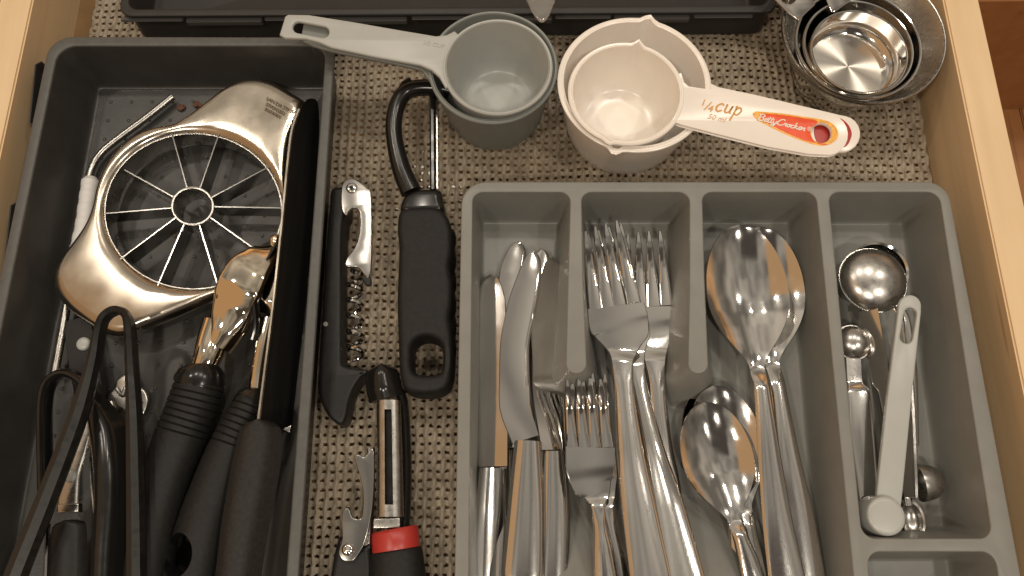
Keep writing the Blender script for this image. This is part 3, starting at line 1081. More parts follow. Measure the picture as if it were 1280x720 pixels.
# right one
fork('right dinner fork whose tines point straight up beside the leading fork', [(785, 293), (798, 290.5), (811, 289), (825, 289)], [784, 801, 817.5, 834], 383, 34,
     [(809, 383, 0.016, 34, 0.5), (810, 400, 0.0158, 34, 0.8), (813, 418, 0.0158, 30, 1.0), (817, 436, 0.0165, 18, 0.9), (819, 452, 0.0175, 12, 0.2)],
     [(821, 480, 0.0182, 9, -0.8), (827, 540, 0.018, 10, -1.1), (838, 620, 0.0205, 13, -1.0), (848, 740, 0.029, 15, -1.0)], 0.016, fg)
# the nested one under the leading fork
fork('dinner fork nested just under the leading fork, its handle fanning out to the right', [(735, 293), (748, 288), (761, 284), (776, 280)], [749, 765, 780, 794], 388, 33,
     [(772, 388, 0.0190, 33, 0.5), (778, 405, 0.0186, 34, 0.9), (784, 423, 0.0185, 29, 1.1), (789, 441, 0.019, 18, 0.9), (793, 457, 0.0198, 12, 0.2)],
     [(799, 485, 0.0205, 9.5, -0.8), (814, 550, 0.021, 12, -1.2), (836, 635, 0.0265, 19, -1.2), (862, 745, 0.034, 24, -1.0)], 0.019, fg)
fork('leading dinner fork lying on top, tines towards the back', [(732, 289), (744, 283), (757, 280), (770.5, 275.5)], [744.5, 760, 774.5, 792], 382, 35,
     [(770, 382, 0.0255, 35, 0.6), (773, 400, 0.0250, 38.5, 1.0), (777, 418, 0.0248, 34, 1.2), (778, 436, 0.0252, 20, 1.0), (778, 452, 0.026, 12.5, 0.2)],
     [(780, 480, 0.0268, 11, -0.8), (788, 560, 0.0275, 15, -1.3), (800, 640, 0.030, 20, -1.3), (818, 745, 0.034, 25, -1.0)], 0.0255, fg)
sg = ('salad_fork', 'small forks near the first divider')
fork('small fork hidden beneath the other small fork, tine tips showing', [(716, 478), (729, 473), (741, 467), (756, 468)], [718, 732, 745, 759], 562, 29,
     [(739, 562, 0.0235, 29, 0.4), (742, 585, 0.023, 30, 0.8), (747, 604, 0.023, 23, 1.0), (754, 622, 0.0235, 12, 0.6), (758, 636, 0.024, 8, 0.1)],
     [(763, 660, 0.0245, 7, -0.8), (772, 700, 0.0245, 10, -1.0), (782, 760, 0.0245, 14, -1.0)], 0.0235, sg)
fork('small fork on top at the first divider with a bright line across its palm', [(709, 475), (723, 474), (737, 473), (750.5, 474)], [716, 731, 744.5, 759.5], 559, 29,
     [(738, 559, 0.0300, 29.5, 0.5), (738, 582, 0.0294, 30.5, 1.0), (740, 602, 0.0292, 25, 1.1), (746, 620, 0.0297, 12, 0.7), (748, 634, 0.0303, 7, 0.1)],
     [(750, 655, 0.031, 6.5, -0.8), (754, 690, 0.0315, 10, -1.1), (761, 760, 0.0315, 15, -1.0)], 0.030, sg)


def spoon(name, label, grp, bowl, han, depth, z, rise=0.003, thick=1.0):
    """bowl: (px,py,hw) along the axis from the tip to the neck, han likewise with z"""
    t = thing(name, label, 'spoon', P(bowl[len(bowl) // 2][0], bowl[len(bowl) // 2][1], CZ), grp)
    n = len(bowl)
    keys = []
    wm = max(q[2] for q in bowl)
    L_ = math.hypot(bowl[-1][0] - bowl[0][0], bowl[-1][1] - bowl[0][1])
    for i, (a, b, hw) in enumerate(bowl):
        f = math.hypot(a - bowl[0][0], b - bowl[0][1]) / L_
        s_ = (hw / wm) ** 1.7
        keys.append((a, b, z + rise * (1 - f) * 0.3, hw, depth * s_, thick))
    for a, b, zz, hw in han:
        keys.append((a, b, zz, hw, -1.1, thick + 1.0))
    strip(keys, M['steel'], t, [('bowl', 0, n - 1, None), ('handle', n - 1, len(keys) - 1, M['worn'])], 21, 0.001, round1=True, pw=2.0)
    return t


def bowl_axis(x0, y0, x1, y1, wmax, prof=None):
    if prof is None:
        prof = [(0.48 * g, max(0.05, math.sqrt(1 - (1 - g) ** 2))) for g in (0, 0.008, 0.03, 0.07, 0.14, 0.24, 0.38, 0.56, 0.78, 1.0)] + [(0.58, 0.965), (0.68, 0.855), (0.77, 0.69), (0.85, 0.50), (0.92, 0.32), (0.97, 0.22), (1.0, 0.185)]
    return [(x0 + (x1 - x0) * f, y0 + (y1 - y0) * f, wmax * k) for f, k in prof]


tg_ = 'tablespoons in the third compartment'
spoon('tablespoon', 'tablespoon lying underneath, its dark rim showing at the right of the top one', tg_, bowl_axis(950, 284, 965, 452, 49), [(972, 480, 0.021, 9), (984, 560, 0.022, 13), (998, 640, 0.021, 18), (1013, 745, 0.020, 22)], 6.5, 0.0185)
spoon('tablespoon', 'tablespoon on top with shiny bowl reflecting the ceiling lights', tg_, bowl_axis(925, 281, 946, 458, 51), [(953, 485, 0.0295, 9), (961, 555, 0.030, 12), (970, 630, 0.0295, 16), (988, 745, 0.0285, 23)], 7, 0.026)
ts_ = 'teaspoons in the third compartment'
spoon('teaspoon', 'lowest teaspoon of the small stack, only its rim edge visible', ts_, bowl_axis(882, 484, 915, 628, 43), [(918, 650, 0.014, 7), (923, 690, 0.0145, 9), (930, 760, 0.0145, 13)], 5, 0.0135)
spoon('teaspoon', 'middle teaspoon of the small stack with its bowl rim showing at the right', ts_, bowl_axis(892, 482, 932, 636, 44), [(937, 660, 0.0195, 8), (943, 700, 0.020, 11), (952, 760, 0.020, 14)], 5, 0.0185)
spoon('teaspoon', 'top teaspoon of the small stack with an orange reflection in its bowl', ts_, bowl_axis(880, 503, 918, 650, 44.5), [(926, 670, 0.026, 8), (936, 700, 0.026, 11), (955, 760, 0.025, 15)], 5.5, 0.0235)

# ------------------------------------------------------------------ measuring spoons
mg = 'steel measuring spoons in the right compartment'


def dome(name, px, py, z, r, parent, mt, k=0.9, open_up=False, wall=0.0006, sx=1.0):
    """thin round bowl; open_up False: turned over so the round back shows"""
    c = P(px, py, z)
    R = r * S(px, py, z)
    pr = []
    for i in range(0, 11):
        a = math.pi / 2 * i / 10
        pr.append((R * math.sin(a) if i else 0, R * k * math.cos(a)))
    sg_ = 1 if not open_up else -1
    prof = [(a, z + sg_ * b) for a, b in pr] + [(R + 0.0005, z), (R + 0.0005, z - sg_ * wall)] + [((R - wall) * a / R, z + sg_ * (b * (R - wall) / R)) for a, b in pr[::-1]]
    return lathe(name, prof, c.x, c.y, mt, parent, 48)


t = thing('measuring_spoon', 'stainless measuring spoon lying face up behind the large turned over one', 'measuring spoon', P(1099, 338, CZ), mg)
dome('bowl', 1099, 337, 0.022, 35, t, M['steel'], 0.55, True)
strip([(1112, 366, 0.0222, 7, -0.2, 1.0), (1132, 402, 0.0222, 6, -0.3, 1.0), (1139, 450, 0.020, 6, -0.3, 1.0), (1142, 560, 0.014, 7, -0.2, 1.0)], M['worn'], t, [('handle', 0, 3, None)], 7, round1=True)
t = thing('measuring_spoon', 'large round stainless measuring spoon turned over so its dome shows', 'measuring spoon', P(1091, 347, CZ), mg)
dome('bowl', 1091, 350, 0.0225, 41, t, M['satin'], 0.5)
strip([(1086, 388, 0.0225, 8, -0.2, 1.2, -3), (1095, 440, 0.0215, 7, -0.2, 1.2, -3.4), (1104, 500, 0.020, 7, -0.2, 1.2, -3.4), (1113, 580, 0.018, 7, -0.2, 1.2, -3.4)], M['worn'], t, [('handle', 0, 3, None)], 7, round1=True)
t = thing('measuring_spoon', 'stainless measuring spoon with wide scratched flat handle along the divider', 'measuring spoon', P(1073, 520, CZ), mg)
dome('bowl', 1066, 428, 0.018, 21, t, M['satin'], 0.75)
strip([(1067, 447, 0.0182, 9, -0.1, 1.2), (1069, 478, 0.0185, 9, -0.1, 1.2), (1073, 488, 0.0205, 13, -0.3, 1.2, -0.2), (1077, 540, 0.021, 14.5, -0.5, 1.2, -0.2), (1084, 600, 0.021, 13, -0.5, 1.2, -0.2), (1091, 660, 0.0205, 9, -0.4, 1.2, -0.2)], M['worn'], t, [('handle', 0, 5, None)], 9, round1=True)
t = thing('measuring_spoon', 'stainless measuring spoon with half round bowl standing on edge at lower right', 'measuring spoon', P(1160, 605, CZ), mg)
cS = P(1147, 603, 0.018)
RS = 24 * S(1147, 603, 0.018)
bm = bmesh.new()
bmesh.ops.create_uvsphere(bm, u_segments=32, v_segments=16, radius=RS)
bmesh.ops.bisect_plane(bm, geom=bm.verts[:] + bm.edges[:] + bm.faces[:], plane_co=(0, 0, 0), plane_no=(1, 0.1, 0), clear_inner=True)
for v in bm.verts:
    v.co = Vector((v.co.x * 1.45, v.co.y, v.co.z * 0.8)) + cS
from_bm('bowl', bm, M['satin'], t)
strip([(1146, 622, 0.028, 1.6, 0, 9), (1145, 590, 0.029, 1.6, 0, 9), (1142, 520, 0.026, 1.6, 0, 6), (1137, 440, 0.022, 1.6, 0, 6)], M['worn'], t, [('handle', 0, 3, None)], 5)
t = thing('measuring_spoon', 'small stainless measuring spoon lying open beside the grey plastic cup', 'measuring spoon', P(1140, 650, CZ), mg)
cS = P(1141, 650, 0.015)
ob = dome('bowl', 1141, 650, 0.015, 19, t, M['satin'], 0.6, True)
ob.scale = (0.72, 1.15, 1)
strip([(1137, 632, 0.0155, 4, -0.1, 1.0), (1132, 600, 0.016, 5, -0.1, 1.0), (1124, 520, 0.016, 6, -0.1, 1.0)], M['worn'], t, [('handle', 0, 2, None)], 5)
t = thing('measuring_spoon', 'tiny stainless measuring spoon peeking out between grey handle and steel bowls', 'measuring spoon', P(1134, 612, CZ), mg)
dome('bowl', 1134, 612, 0.012, 13, t, M['satin'], 0.8)
strip([(1132, 600, 0.0124, 4, 0, 1), (1122, 540, 0.0124, 4, 0, 1)], M['worn'], t, [('handle', 0, 1, None)], 5)
t = thing('measuring_spoon', 'oval steel measuring spoon rim showing under the grey plastic cup', 'measuring spoon', P(1096, 655, CZ), mg)
dome('bowl', 1098, 648, 0.012, 22, t, M['steel'], 0.3, True)
strip([(1100, 630, 0.0122, 4, 0, 1), (1106, 560, 0.0122, 5, 0, 1)], M['worn'], t, [('handle', 0, 1, None)], 5)

t = thing('measuring_spoon', 'light grey plastic measuring spoon lying upside down on the steel ones', 'measuring spoon', P(1120, 520, CZ), None)
zz = 0.033
hp = [(1123.5, 384)] + arc_px(1138, 382.5, 14.2, 185, 355, 10) + [(1152, 390), (1140, 500), (1129, 615), (1126, 640)] + [(1094, 640), (1097, 610), (1109, 500)]
plate('handle', W(hp, zz), [W(slot_px(1138.5, 392.5, 1133.5, 421, 8), zz)], zz, 0.0030, 0.0009, M['grey'], t)
cS = P(1104, 645, zz)
RS = 25.5 * S(1104, 645, zz)
lathe('cup', [(0, zz + 0.0036), (RS * 0.70, zz + 0.0036), (RS * 0.86, zz + 0.0034), (RS * 0.91, zz + 0.0029), (RS * 0.94, zz + 0.0018), (RS * 0.98, zz - 0.004), (RS, zz - 0.0085), (RS * 0.93, zz - 0.0085), (RS * 0.85, zz)], cS.x, cS.y, M['grey'], t, 40)

# ------------------------------------------------------------------ things on the liner
LZ = 0.0055
# vegetable peeler with D frame
t = thing('vegetable_peeler', 'large black vegetable peeler with looped frame and hanging hole', 'peeler', P(530, 370, LZ))
top = [(500, 262), (522, 257), (546, 258), (558, 268), (564, 284), (565, 310), (562, 330), (565, 352), (565, 375), (562, 396), (565, 418), (566, 450), (562, 478), (548, 490), (524, 492), (506, 486), (499, 465), (497, 420), (496, 370), (498, 310), (496, 285)]
hole = [(514, 445), (515, 430), (524, 421), (536, 420), (548, 426), (553, 440), (552, 460), (545, 467), (522, 467), (515, 460)]
gp = plate_px('grip', top, [hole], 0.030, 0.022, 0.0036, M['blk'], t)
for i, yy in enumerate((300, 328, 356, 384, 412, 440)):
    a = P(563.5, yy, 0.016)
    q = bmesh.new()
    bmesh.ops.create_uvsphere(q, u_segments=14, v_segments=8, radius=1)
    for v in q.verts:
        v.co = Vector((v.co.x * 0.0030, v.co.y * 0.0062, v.co.z * 0.0075)) + a
    from_bm('finger_lobe', q, M['blk'], gp)
plate_px('collar', [(500, 262), (503, 246), (516, 236), (536, 234), (550, 236), (553, 246), (554, 262), (535, 268), (515, 268)], [], 0.0285, 0.015, 0.004, M['blkg'], t)
fr = [(514, 240, 0.025), (503, 215, 0.026), (495, 185, 0.027), (492, 158, 0.028), (496, 133, 0.029), (506, 116, 0.030), (522, 110, 0.030), (545, 110, 0.029), (562, 113, 0.028)]
fr3 = cat([P(*p) for p in fr], n=6)
tube('frame', fr3, [(0.0046 + 0.0012 * (1 - min(1, i / 14)), 0.0045) for i in range(len(fr3))], M['blkg'], t, 16)
tube('eye_tip', [P(500, 122, 0.031), P(505, 105, 0.032), P(513, 99, 0.032)], [0.0022, 0.0020, 0.0014], M['blkg'], t, 10)
strip([(540, 112, 0.029, 1.6, 0, 3), (540.5, 170, 0.0285, 1.5, 0, 3), (541, 236, 0.0275, 1.5, 0, 3)], M['blkg'], t, [('blade', 0, 2, None)], 5)
strip([(545, 112, 0.026, 1.8, 0, 0.9), (545.5, 236, 0.025, 1.8, 0, 0.9)], M['satin'], t, [('blade_back', 0, 1, None)], 5)

# waiter's corkscrew upper
cg = 'lever corkscrews on the liner'


def c5p(q):
    return [(a / 2.4 + 370, b / 2.4 + 200) for a, b in q]


def c6p(q):
    return [(a / 2.57 + 370, b / 2.57 + 440) for a, b in q]


t = thing('corkscrew', 'black corkscrew lying along the charcoal tray with spiral worm folded out', 'corkscrew', P(420, 380, LZ), cg)
body = [(413, 238), (422, 233), (433, 236), (434, 262), (428, 280), (427, 340), (427, 440), (430, 456), (452, 460), (461, 464), (451, 472), (442, 486), (436, 502), (433, 520), (426, 531), (416, 526), (406, 514), (399, 496), (398, 470), (402, 400), (407, 310), (411, 262)]
plate_px('body', body, [], 0.022, 0.0165, 0.0022, M['blkm'], t, True, 3)
tube('body_pin', [P(407, 405, 0.0222) + Vector((0, 0, -0.001)), P(407, 405, 0.0232)], 0.0012, M['satin'], t, 12)
lev = c5p([(140, 70), (165, 55), (190, 65), (215, 85), (225, 100), (227, 200), (225, 310), (218, 352), (205, 345), (185, 322), (150, 320), (152, 295), (175, 265), (190, 220), (192, 170), (185, 148), (165, 145), (150, 165), (138, 150), (135, 110)])
plate_px('lever', lev, [], 0.0265, 0.0022, 0.0005, M['lever'], t, True, 3)
rv = disc('rivet', 439.2, 234.2, 0.0275, 7, 0.0012, M['steel'], t)
disc('rivet_core', 439.2, 234.2, 0.0280, 3, 0.001, M['blkm'], rv)
plate_px('lever_foot', c5p([(196, 346), (222, 350), (224, 372), (208, 374)]), [], 0.0262, 0.003, 0.0008, M['blkm'], t)
hel = []
A, B = P(443.5, 336, 0.017), P(445, 452, 0.017)
Lh = (B - A).length
ax_ = (B - A).normalized()
lat_ = ax_.cross(Vector((0, 0, 1)))
nt_ = 6.0
for k in range(145):
    f = k / 144
    a = 2 * math.pi * nt_ * f
    rr = 0.0037 * (1 if f > 0.06 else f / 0.06)
    hel.append(A + ax_ * Lh * f + lat_ * rr * math.cos(a) + Vector((0, 0, rr * math.sin(a))))
tube('worm', hel, [0.0015 * (1 - 0.6 * max(0, (i - 125) / 20)) for i in range(145)], M['steel'], t, 8)

# lower corkscrew
t = thing('corkscrew', 'second corkscrew with bare steel lever raised beside the red ringed peeler', 'corkscrew', P(440, 690, LZ), cg)
lev = c6p([(150, 512), (164, 500), (174, 512), (180, 530), (200, 536), (213, 522), (215, 450), (205, 400), (190, 350), (187, 331), (205, 330), (222, 336), (247, 307), (251, 400), (242, 520), (222, 610), (200, 650), (182, 672), (152, 670), (136, 645), (148, 600), (146, 545)])
plate_px('lever', lev, [], 0.026, 0.0022, 0.0005, M['lever'], t, True, 3)
rv = disc('rivet', 434, 687, 0.0272, 7.5, 0.0014, M['steel'], t)
disc('rivet_core', 434, 687, 0.0277, 3.5, 0.001, M['satin'], rv)
plate_px('body', [(421, 676), (430, 672), (448, 684), (456, 680), (463, 684), (464, 780), (405, 790), (412, 720)], [], 0.023, 0.015, 0.003, M['blkm'], t, True, 3)
strip([(463, 560, 0.023, 2.5, 0, 3), (462, 620, 0.023, 3, 0, 3), (458, 682, 0.022, 3.5, 0, 3)], M['satin'], t, [('lever_side', 0, 2, None)], 5)

# swivel peeler with red ring
t = thing('swivel_peeler', 'straight swivel peeler with slotted steel blade, red ring and black handle', 'peeler', P(490, 620, LZ))
strip([(478, 455, 0.026, 9, -3, 6), (477, 468, 0.027, 15, -4, 7), (479, 485, 0.027, 16.5, -4, 7), (482, 498, 0.026, 16, -3, 6)], M['blkg'], t, [('tip', 0, 3, None)], 11, round0=0.8)
tube('frame_arm', cat([P(490, 480, 0.021), P(503, 500, 0.0195), P(508, 560, 0.019), P(508, 620, 0.019), P(506, 662, 0.021)], n=5), [(0.0026, 0.0045)] * 21, M['blkg'], t, 12)
bl = W([(470, 500), (500, 500), (504, 646), (469, 646)], 0.029)
bm = bmesh.new()
for (xa_, xb_, yy0, yy1) in ((0, 0.36, 0, 1), (0.66, 1, 0, 1), (0.36, 0.66, 0, 0.085), (0.36, 0.66, 0.90, 1)):
    ns = 5
    grid = []
    for jj in (0, 1):
        fy = yy0 + (yy1 - yy0) * jj
        row = []
        for ii in range(ns + 1):
            fx = xa_ + (xb_ - xa_) * ii / ns
            la = Vector(bl[0]).lerp(Vector(bl[3]), fy)
            ra = Vector(bl[1]).lerp(Vector(bl[2]), fy)
            q = la.lerp(ra, fx)
            zc = 0.026 + 0.0042 * math.sqrt(max(0, 1 - (2 * fx - 1) ** 2 * 0.96))
            row.append((q.x, q.y, zc))
        grid.append(row)
    top_ = [[bm.verts.new(v) for v in r_] for r_ in grid]
    bot_ = [[bm.verts.new((v[0], v[1], v[2] - 0.0011)) for v in r_] for r_ in grid]
    for ii in range(ns):
        bm.faces.new((top_[0][ii], top_[0][ii + 1], top_[1][ii + 1], top_[1][ii]))
        bm.faces.new((bot_[0][ii], bot_[1][ii], bot_[1][ii + 1], bot_[0][ii + 1]))
        bm.faces.new((top_[0][ii], bot_[0][ii], bot_[0][ii + 1], top_[0][ii + 1]))
        bm.faces.new((top_[1][ii], top_[1][ii + 1], bot_[1][ii + 1], bot_[1][ii]))
    bm.faces.new((top_[0][0], top_[1][0], bot_[1][0], bot_[0][0]))
    bm.faces.new((top_[0][ns], bot_[0][ns], bot_[1][ns], top_[1][ns]))
from_bm('blade', bm, M['satin'], t, 50)
strip([(486, 506, 0.0265, 8, 0, 1), (487, 636, 0.0265, 8, 0, 1)], M['blkg'], t, [('slot_dark_strip', 0, 1, None)], 5)  # black strip added below the slot so the opening looks dark
plate_px('blade_mount', [(467, 648), (500, 647), (500, 660), (466, 661)], [], 0.028, 0.003, 0.0006, M['satin'], t, False)
rg = [P(494, 661, 0.022), P(494.5, 665, 0.022), P(495, 682, 0.022), P(495.5, 687, 0.022)]
sR = S(495, 675, 0.024)
tube('ring', rg, [(28 * sR, 0.0085), (29.5 * sR, 0.0098), (30 * sR, 0.0100), (30 * sR, 0.0096)], M['red'], t, 32)
tube('handle', [P(495.5, 686.5, 0.021), P(496, 692, 0.021), P(497, 720, 0.021), P(498, 790, 0.021)], [(31 * sR, 0.0090), (33 * sR, 0.0098), (35.5 * sR, 0.0105), (36 * sR, 0.0105)], M['blk'], t, 32)

# ------------------------------------------------------------------ in the charcoal tray
# rod with sleeve
t = thing('bent_rod', 'thin bent steel rod with white ribbed sleeve running under the apple slicer', 'metal rod', P(150, 180, CZ))
rod = cat([P(216, 121, 0.011), P(185, 146, 0.011), P(150, 172, 0.011), P(128, 190, 0.011), P(116, 208, 0.011), P(110, 228, 0.0115), P(104, 255, 0.0115), P(95, 310, 0.012), P(84, 380, 0.013), P(66, 480, 0.014)], n=6)
tube('rod', rod, 0.0021, M['satin'], t, 12)
sl = cat([P(114, 222, 0.0115), P(110, 250, 0.0115), P(105, 285, 0.0118), P(98, 315, 0.012)], n=24)
tube('sleeve', sl, [0.0046 + (0.00015 if (i // 6) % 2 else -0.0001) - 0.0015 * max(0, 1 - i / 6) for i in range(len(sl))], M['sleeve'], t, 18)

# apple slicer
ZS = 0.026
t = thing('apple_slicer', 'round stainless apple slicer with two wing handles and ten blades', 'apple slicer', P(240, 260, CZ))
outl = [(218, 154), (240, 141), (262, 125), (285, 108), (304, 100), (325, 98.5), (345, 104), (365, 116), (379, 125), (380, 133), (369, 160), (363, 190), (361, 240), (360, 280), (352, 310), (330, 337), (300, 358), (265, 374), (235, 388), (205, 401), (180, 411), (160, 418), (143, 419), (122, 412), (100, 398), (80, 381), (67, 361), (66, 345), (75, 325), (92, 302), (106, 280), (114, 258), (119, 235), (129, 210), (146, 187), (170, 168), (195, 158)]
def slicer_plate():
    cw = P(240.5, 262, ZS)
    ow = [v.xy for v in cat([(*p, 0) for p in W(outl, ZS - 0.003)], True, 6)]
    iw = W(ell(240.5, 263, 111, 97.4, 160), ZS)
    NA = len(iw)
    bm = bmesh.new()
    ST = [0.0, 0.012, 0.05, 0.13, 0.25, 0.4, 0.55, 0.7, 0.82, 0.90, 0.955, 0.985, 1.0]
    rings_t, rings_b = [[] for _k in ST], [[] for _k in ST]
    for p in iw:
        d = Vector((p.x - cw.x, p.y - cw.y))
        r0 = d.length
        d.normalize()
        best = r0 + 0.002
        for i in range(len(ow)):                 # where the ray leaves the outline
            a_, b_ = ow[i - 1] - cw.xy, ow[i] - cw.xy
            e_ = b_ - a_
            den = d.x * e_.y - d.y * e_.x
            if abs(den) < 1e-12:
                continue
            tt = (a_.x * e_.y - a_.y * e_.x) / den
            uu = (a_.x * d.y - a_.y * d.x) / den
            if 0 <= uu <= 1 and tt > best:
                best = tt
        wd = best - r0
        for k, f in enumerate(ST):
            rr = r0 + wd * f
            din, dout = wd * f, wd * (1 - f)
            z = ZS - 0.0030 * max(0, 1 - din / 0.0035) ** 2 - 0.0046 * max(0, 1 - dout / 0.0040) ** 2
            z += 0.0005 * min(1, wd / 0.03) * math.sin(math.pi * min(1, f)) ** 1.2
            if d.y < 0:
                z -= 0.015 * max(0, din - 0.006) * -d.y
            else:
                z += 0.015 * max(0, din - 0.006) * d.y
            rings_t[k].append(bm.verts.new((cw.x + d.x * rr, cw.y + d.y * rr, z)))
            rings_b[k].append(bm.verts.new((cw.x + d.x * rr, cw.y + d.y * rr, z - 0.0012)))
    for R_ in (rings_t, rings_b):
        for k in range(len(ST) - 1):
            for i in range(NA):
                bm.faces.new((R_[k][i], R_[k][(i + 1) % NA], R_[k + 1][(i + 1) % NA], R_[k + 1][i]))
    for k in (0, -1):
        for i in range(NA):
            bm.faces.new((rings_t[k][i], rings_t[k][(i + 1) % NA], rings_b[k][(i + 1) % NA], rings_b[k][i]))
    return from_bm('plate', bm, M['warm'], t, 60)


sp_ = slicer_plate()
# inner blade ring and hub
rim_o = W(ell(240.5, 263, 112, 98.4, 64), ZS)
rim_i = W(ell(240.5, 263, 110, 96.5, 64), ZS)
plate('blade_ring', rim_o, [rim_i], ZS - 0.001, 0.0125, 0.0002, M['satin'], t)
HC = (240, 257)
plate('hub', W(ell(*HC, 27, 24.5, 40), ZS), [W(ell(*HC, 24.2, 21.8, 40), ZS)], ZS - 0.0005, 0.014, 0.0002, M['satin'], t)
for (tx, ty) in ((214, 166), (273, 166), (336, 207), (352, 259), (321, 313), (272, 358), (196, 356), (149, 323), (129, 266), (154, 211)):
    ang = math.atan2(ty - HC[1], tx - HC[0])
    h0 = (HC[0] + 26 * math.cos(ang), HC[1] + 23.5 * math.sin(ang))
    a, b = P(h0[0], h0[1], ZS), P(tx, ty, ZS)
    dv = (b - a).normalized()
    pv = Vector((-dv.y, dv.x, 0)) * 0.00032
    bm = bmesh.new()
    z1, z0 = ZS - 0.0010, ZS - 0.0125
    v = [bm.verts.new((p.x, p.y, z)) for z in (z0, z1) for p in (a + pv, b + pv, b - pv, a - pv)]
    for f in ((0, 1, 2, 3), (4, 5, 6, 7), (0, 1, 5, 4), (1, 2, 6, 5), (2, 3, 7, 6), (3, 0, 4, 7)):
        bm.faces.new([v[i] for i in f])
    from_bm('blade', bm, M['lever'], t, None)
text('etched_line', 'LAN DA STK 87', 332, 124, (10, 5.3), 6.2, ZS + 0.0013, M['etch'], sp_)
text('etched_line', 'STAINLESS', 331, 131, (10, 5.3), 6.2, ZS + 0.0013, M['etch'], sp_)
text('etched_line', 'TAIWAN', 329, 137, (10, 5.3), 6.2, ZS + 0.0013, M['etch'], sp_)

for (a, b) in ((226, 134), (247, 131)):
    q = bmesh.new()
    bmesh.ops.create_icosphere(q, subdivisions=2, radius=1)
    cc = P(a, b, CZ + 0.001)
    for v in q.verts:
        k = 1 + random.uniform(-0.35, 0.35)
        v.co = Vector((v.co.x * 0.0024 * k, v.co.y * 0.0021 * k, v.co.z * 0.0012 * k)) + cc
    o = from_bm('crumb', q, M['crumb'], None)
    o['label'] = 'reddish brown crumb on the charcoal tray floor ' + ('near the rod tip' if a < 240 else 'beside the slicer wing')
    o['category'] = 'crumb'
    o['group'] = 'crumbs on the tray floor'

# ornate silver handle
t = thing('silver_handle', 'silver utensil handle with scalloped ornate end behind the tongs', 'utensil handle', P(158, 510, CZ))
plate_px('ornate_end', [(158, 466), (168, 468), (171, 480), (181, 487), (185, 500), (180, 517), (170, 532), (166, 556), (170, 640), (172, 740), (146, 740), (148, 640), (150, 556), (140, 530), (131, 512), (132, 496), (142, 485), (146, 474)], [], 0.0115, 0.0026, 0.0012, M['satin'], t)
tube('scroll', cat([P(146, 486, 0.012), P(153, 494, 0.012), P(158, 484, 0.0125), P(165, 494, 0.012), P(173, 488, 0.012)], n=5), 0.0011, M['satin'], t, 8)
tube('bead', cat([P(139, 502, 0.0118), P(146, 522, 0.012), P(156, 534, 0.012), P(168, 520, 0.012), P(177, 502, 0.0118)], n=5), 0.0009, M['satin'], t, 8)

# can opener: dark bar, loop handle, steel strap
t = thing('can_opener', 'black handled can opener with steel strap and round rivets at the left', 'can opener', P(85, 590, CZ))
strip([(96, 398, 0.014, 16, 0, 2), (102, 440, 0.0145, 17, 0, 2), (112, 500, 0.015, 17, 0, 2), (118, 560, 0.015, 14, 0, 2)], M['blkm'], t, [('arm', 0, 3, None)], 7)
disc('rivet', 102.5, 429, 0.0168, 8.5, 0.0025, M['grey'], t)
lp = cat([P(58, 640, 0.022), P(56, 560, 0.023), P(56, 505, 0.024), P(63, 478, 0.025), P(80, 467, 0.025), P(98, 472, 0.025), P(112, 488, 0.024), P(116, 520, 0.023)], n=6)
tube('loop', lp, [(0.0026, 0.0055)] * len(lp), M['blkg'], t, 14)
strip([(112, 498, 0.026, 5, -0.3, 1.6), (105, 535, 0.0265, 8, -0.4, 1.6), (97, 565, 0.0265, 9, -0.4, 1.6), (87, 596, 0.0265, 10.5, -0.4, 1.6), (83, 640, 0.0265, 12, -0.4, 1.6)], M['satin'], t, [('strap', 0, 4, None)], 9)
disc('rivet', 85.5, 594, 0.0285, 8.5, 0.002, M['grey'], t)
plate_px('bracket', [(71, 630), (98, 629), (98, 640), (72, 641)], [], 0.0275, 0.004, 0.0006, M['satin'], t, False)
strip([(82, 650, 0.0275, 15, -1.2, 6), (80, 680, 0.028, 17, -1.5, 7), (78, 770, 0.028, 18, -1.5, 7)], M['blkm'], t, [('handle', 0, 2, None)], 11, round0=0.5)
tube('handle_edge', [P(60, 655, 0.026), P(58, 700, 0.026), P(56, 770, 0.026)], 0.0012, M['steel'], t, 8)

# glossy black curved handle
t = thing('curved_handle', 'glossy black curved utensil handle between the legs of the tongs', 'utensil handle', P(130, 620, CZ))
strip([(108, 492, 0.026, 4, -2, 4), (118, 510, 0.0275, 11, -4, 6), (130, 545, 0.0285, 18, -5, 8), (135, 590, 0.029, 19, -6, 9), (135, 640, 0.029, 18, -6, 9), (132, 700, 0.0285, 17, -6, 9), (130, 770, 0.028, 17, -6, 9)], M['blkg'], t, [('grip', 0, 6, None)], 17, pw=2.6)
tube('seam', cat([P(112, 545, 0.0275), P(114, 600, 0.028), P(119, 660, 0.028), P(117, 770, 0.028)], n=5), 0.0006, M['satin'], t, 6)

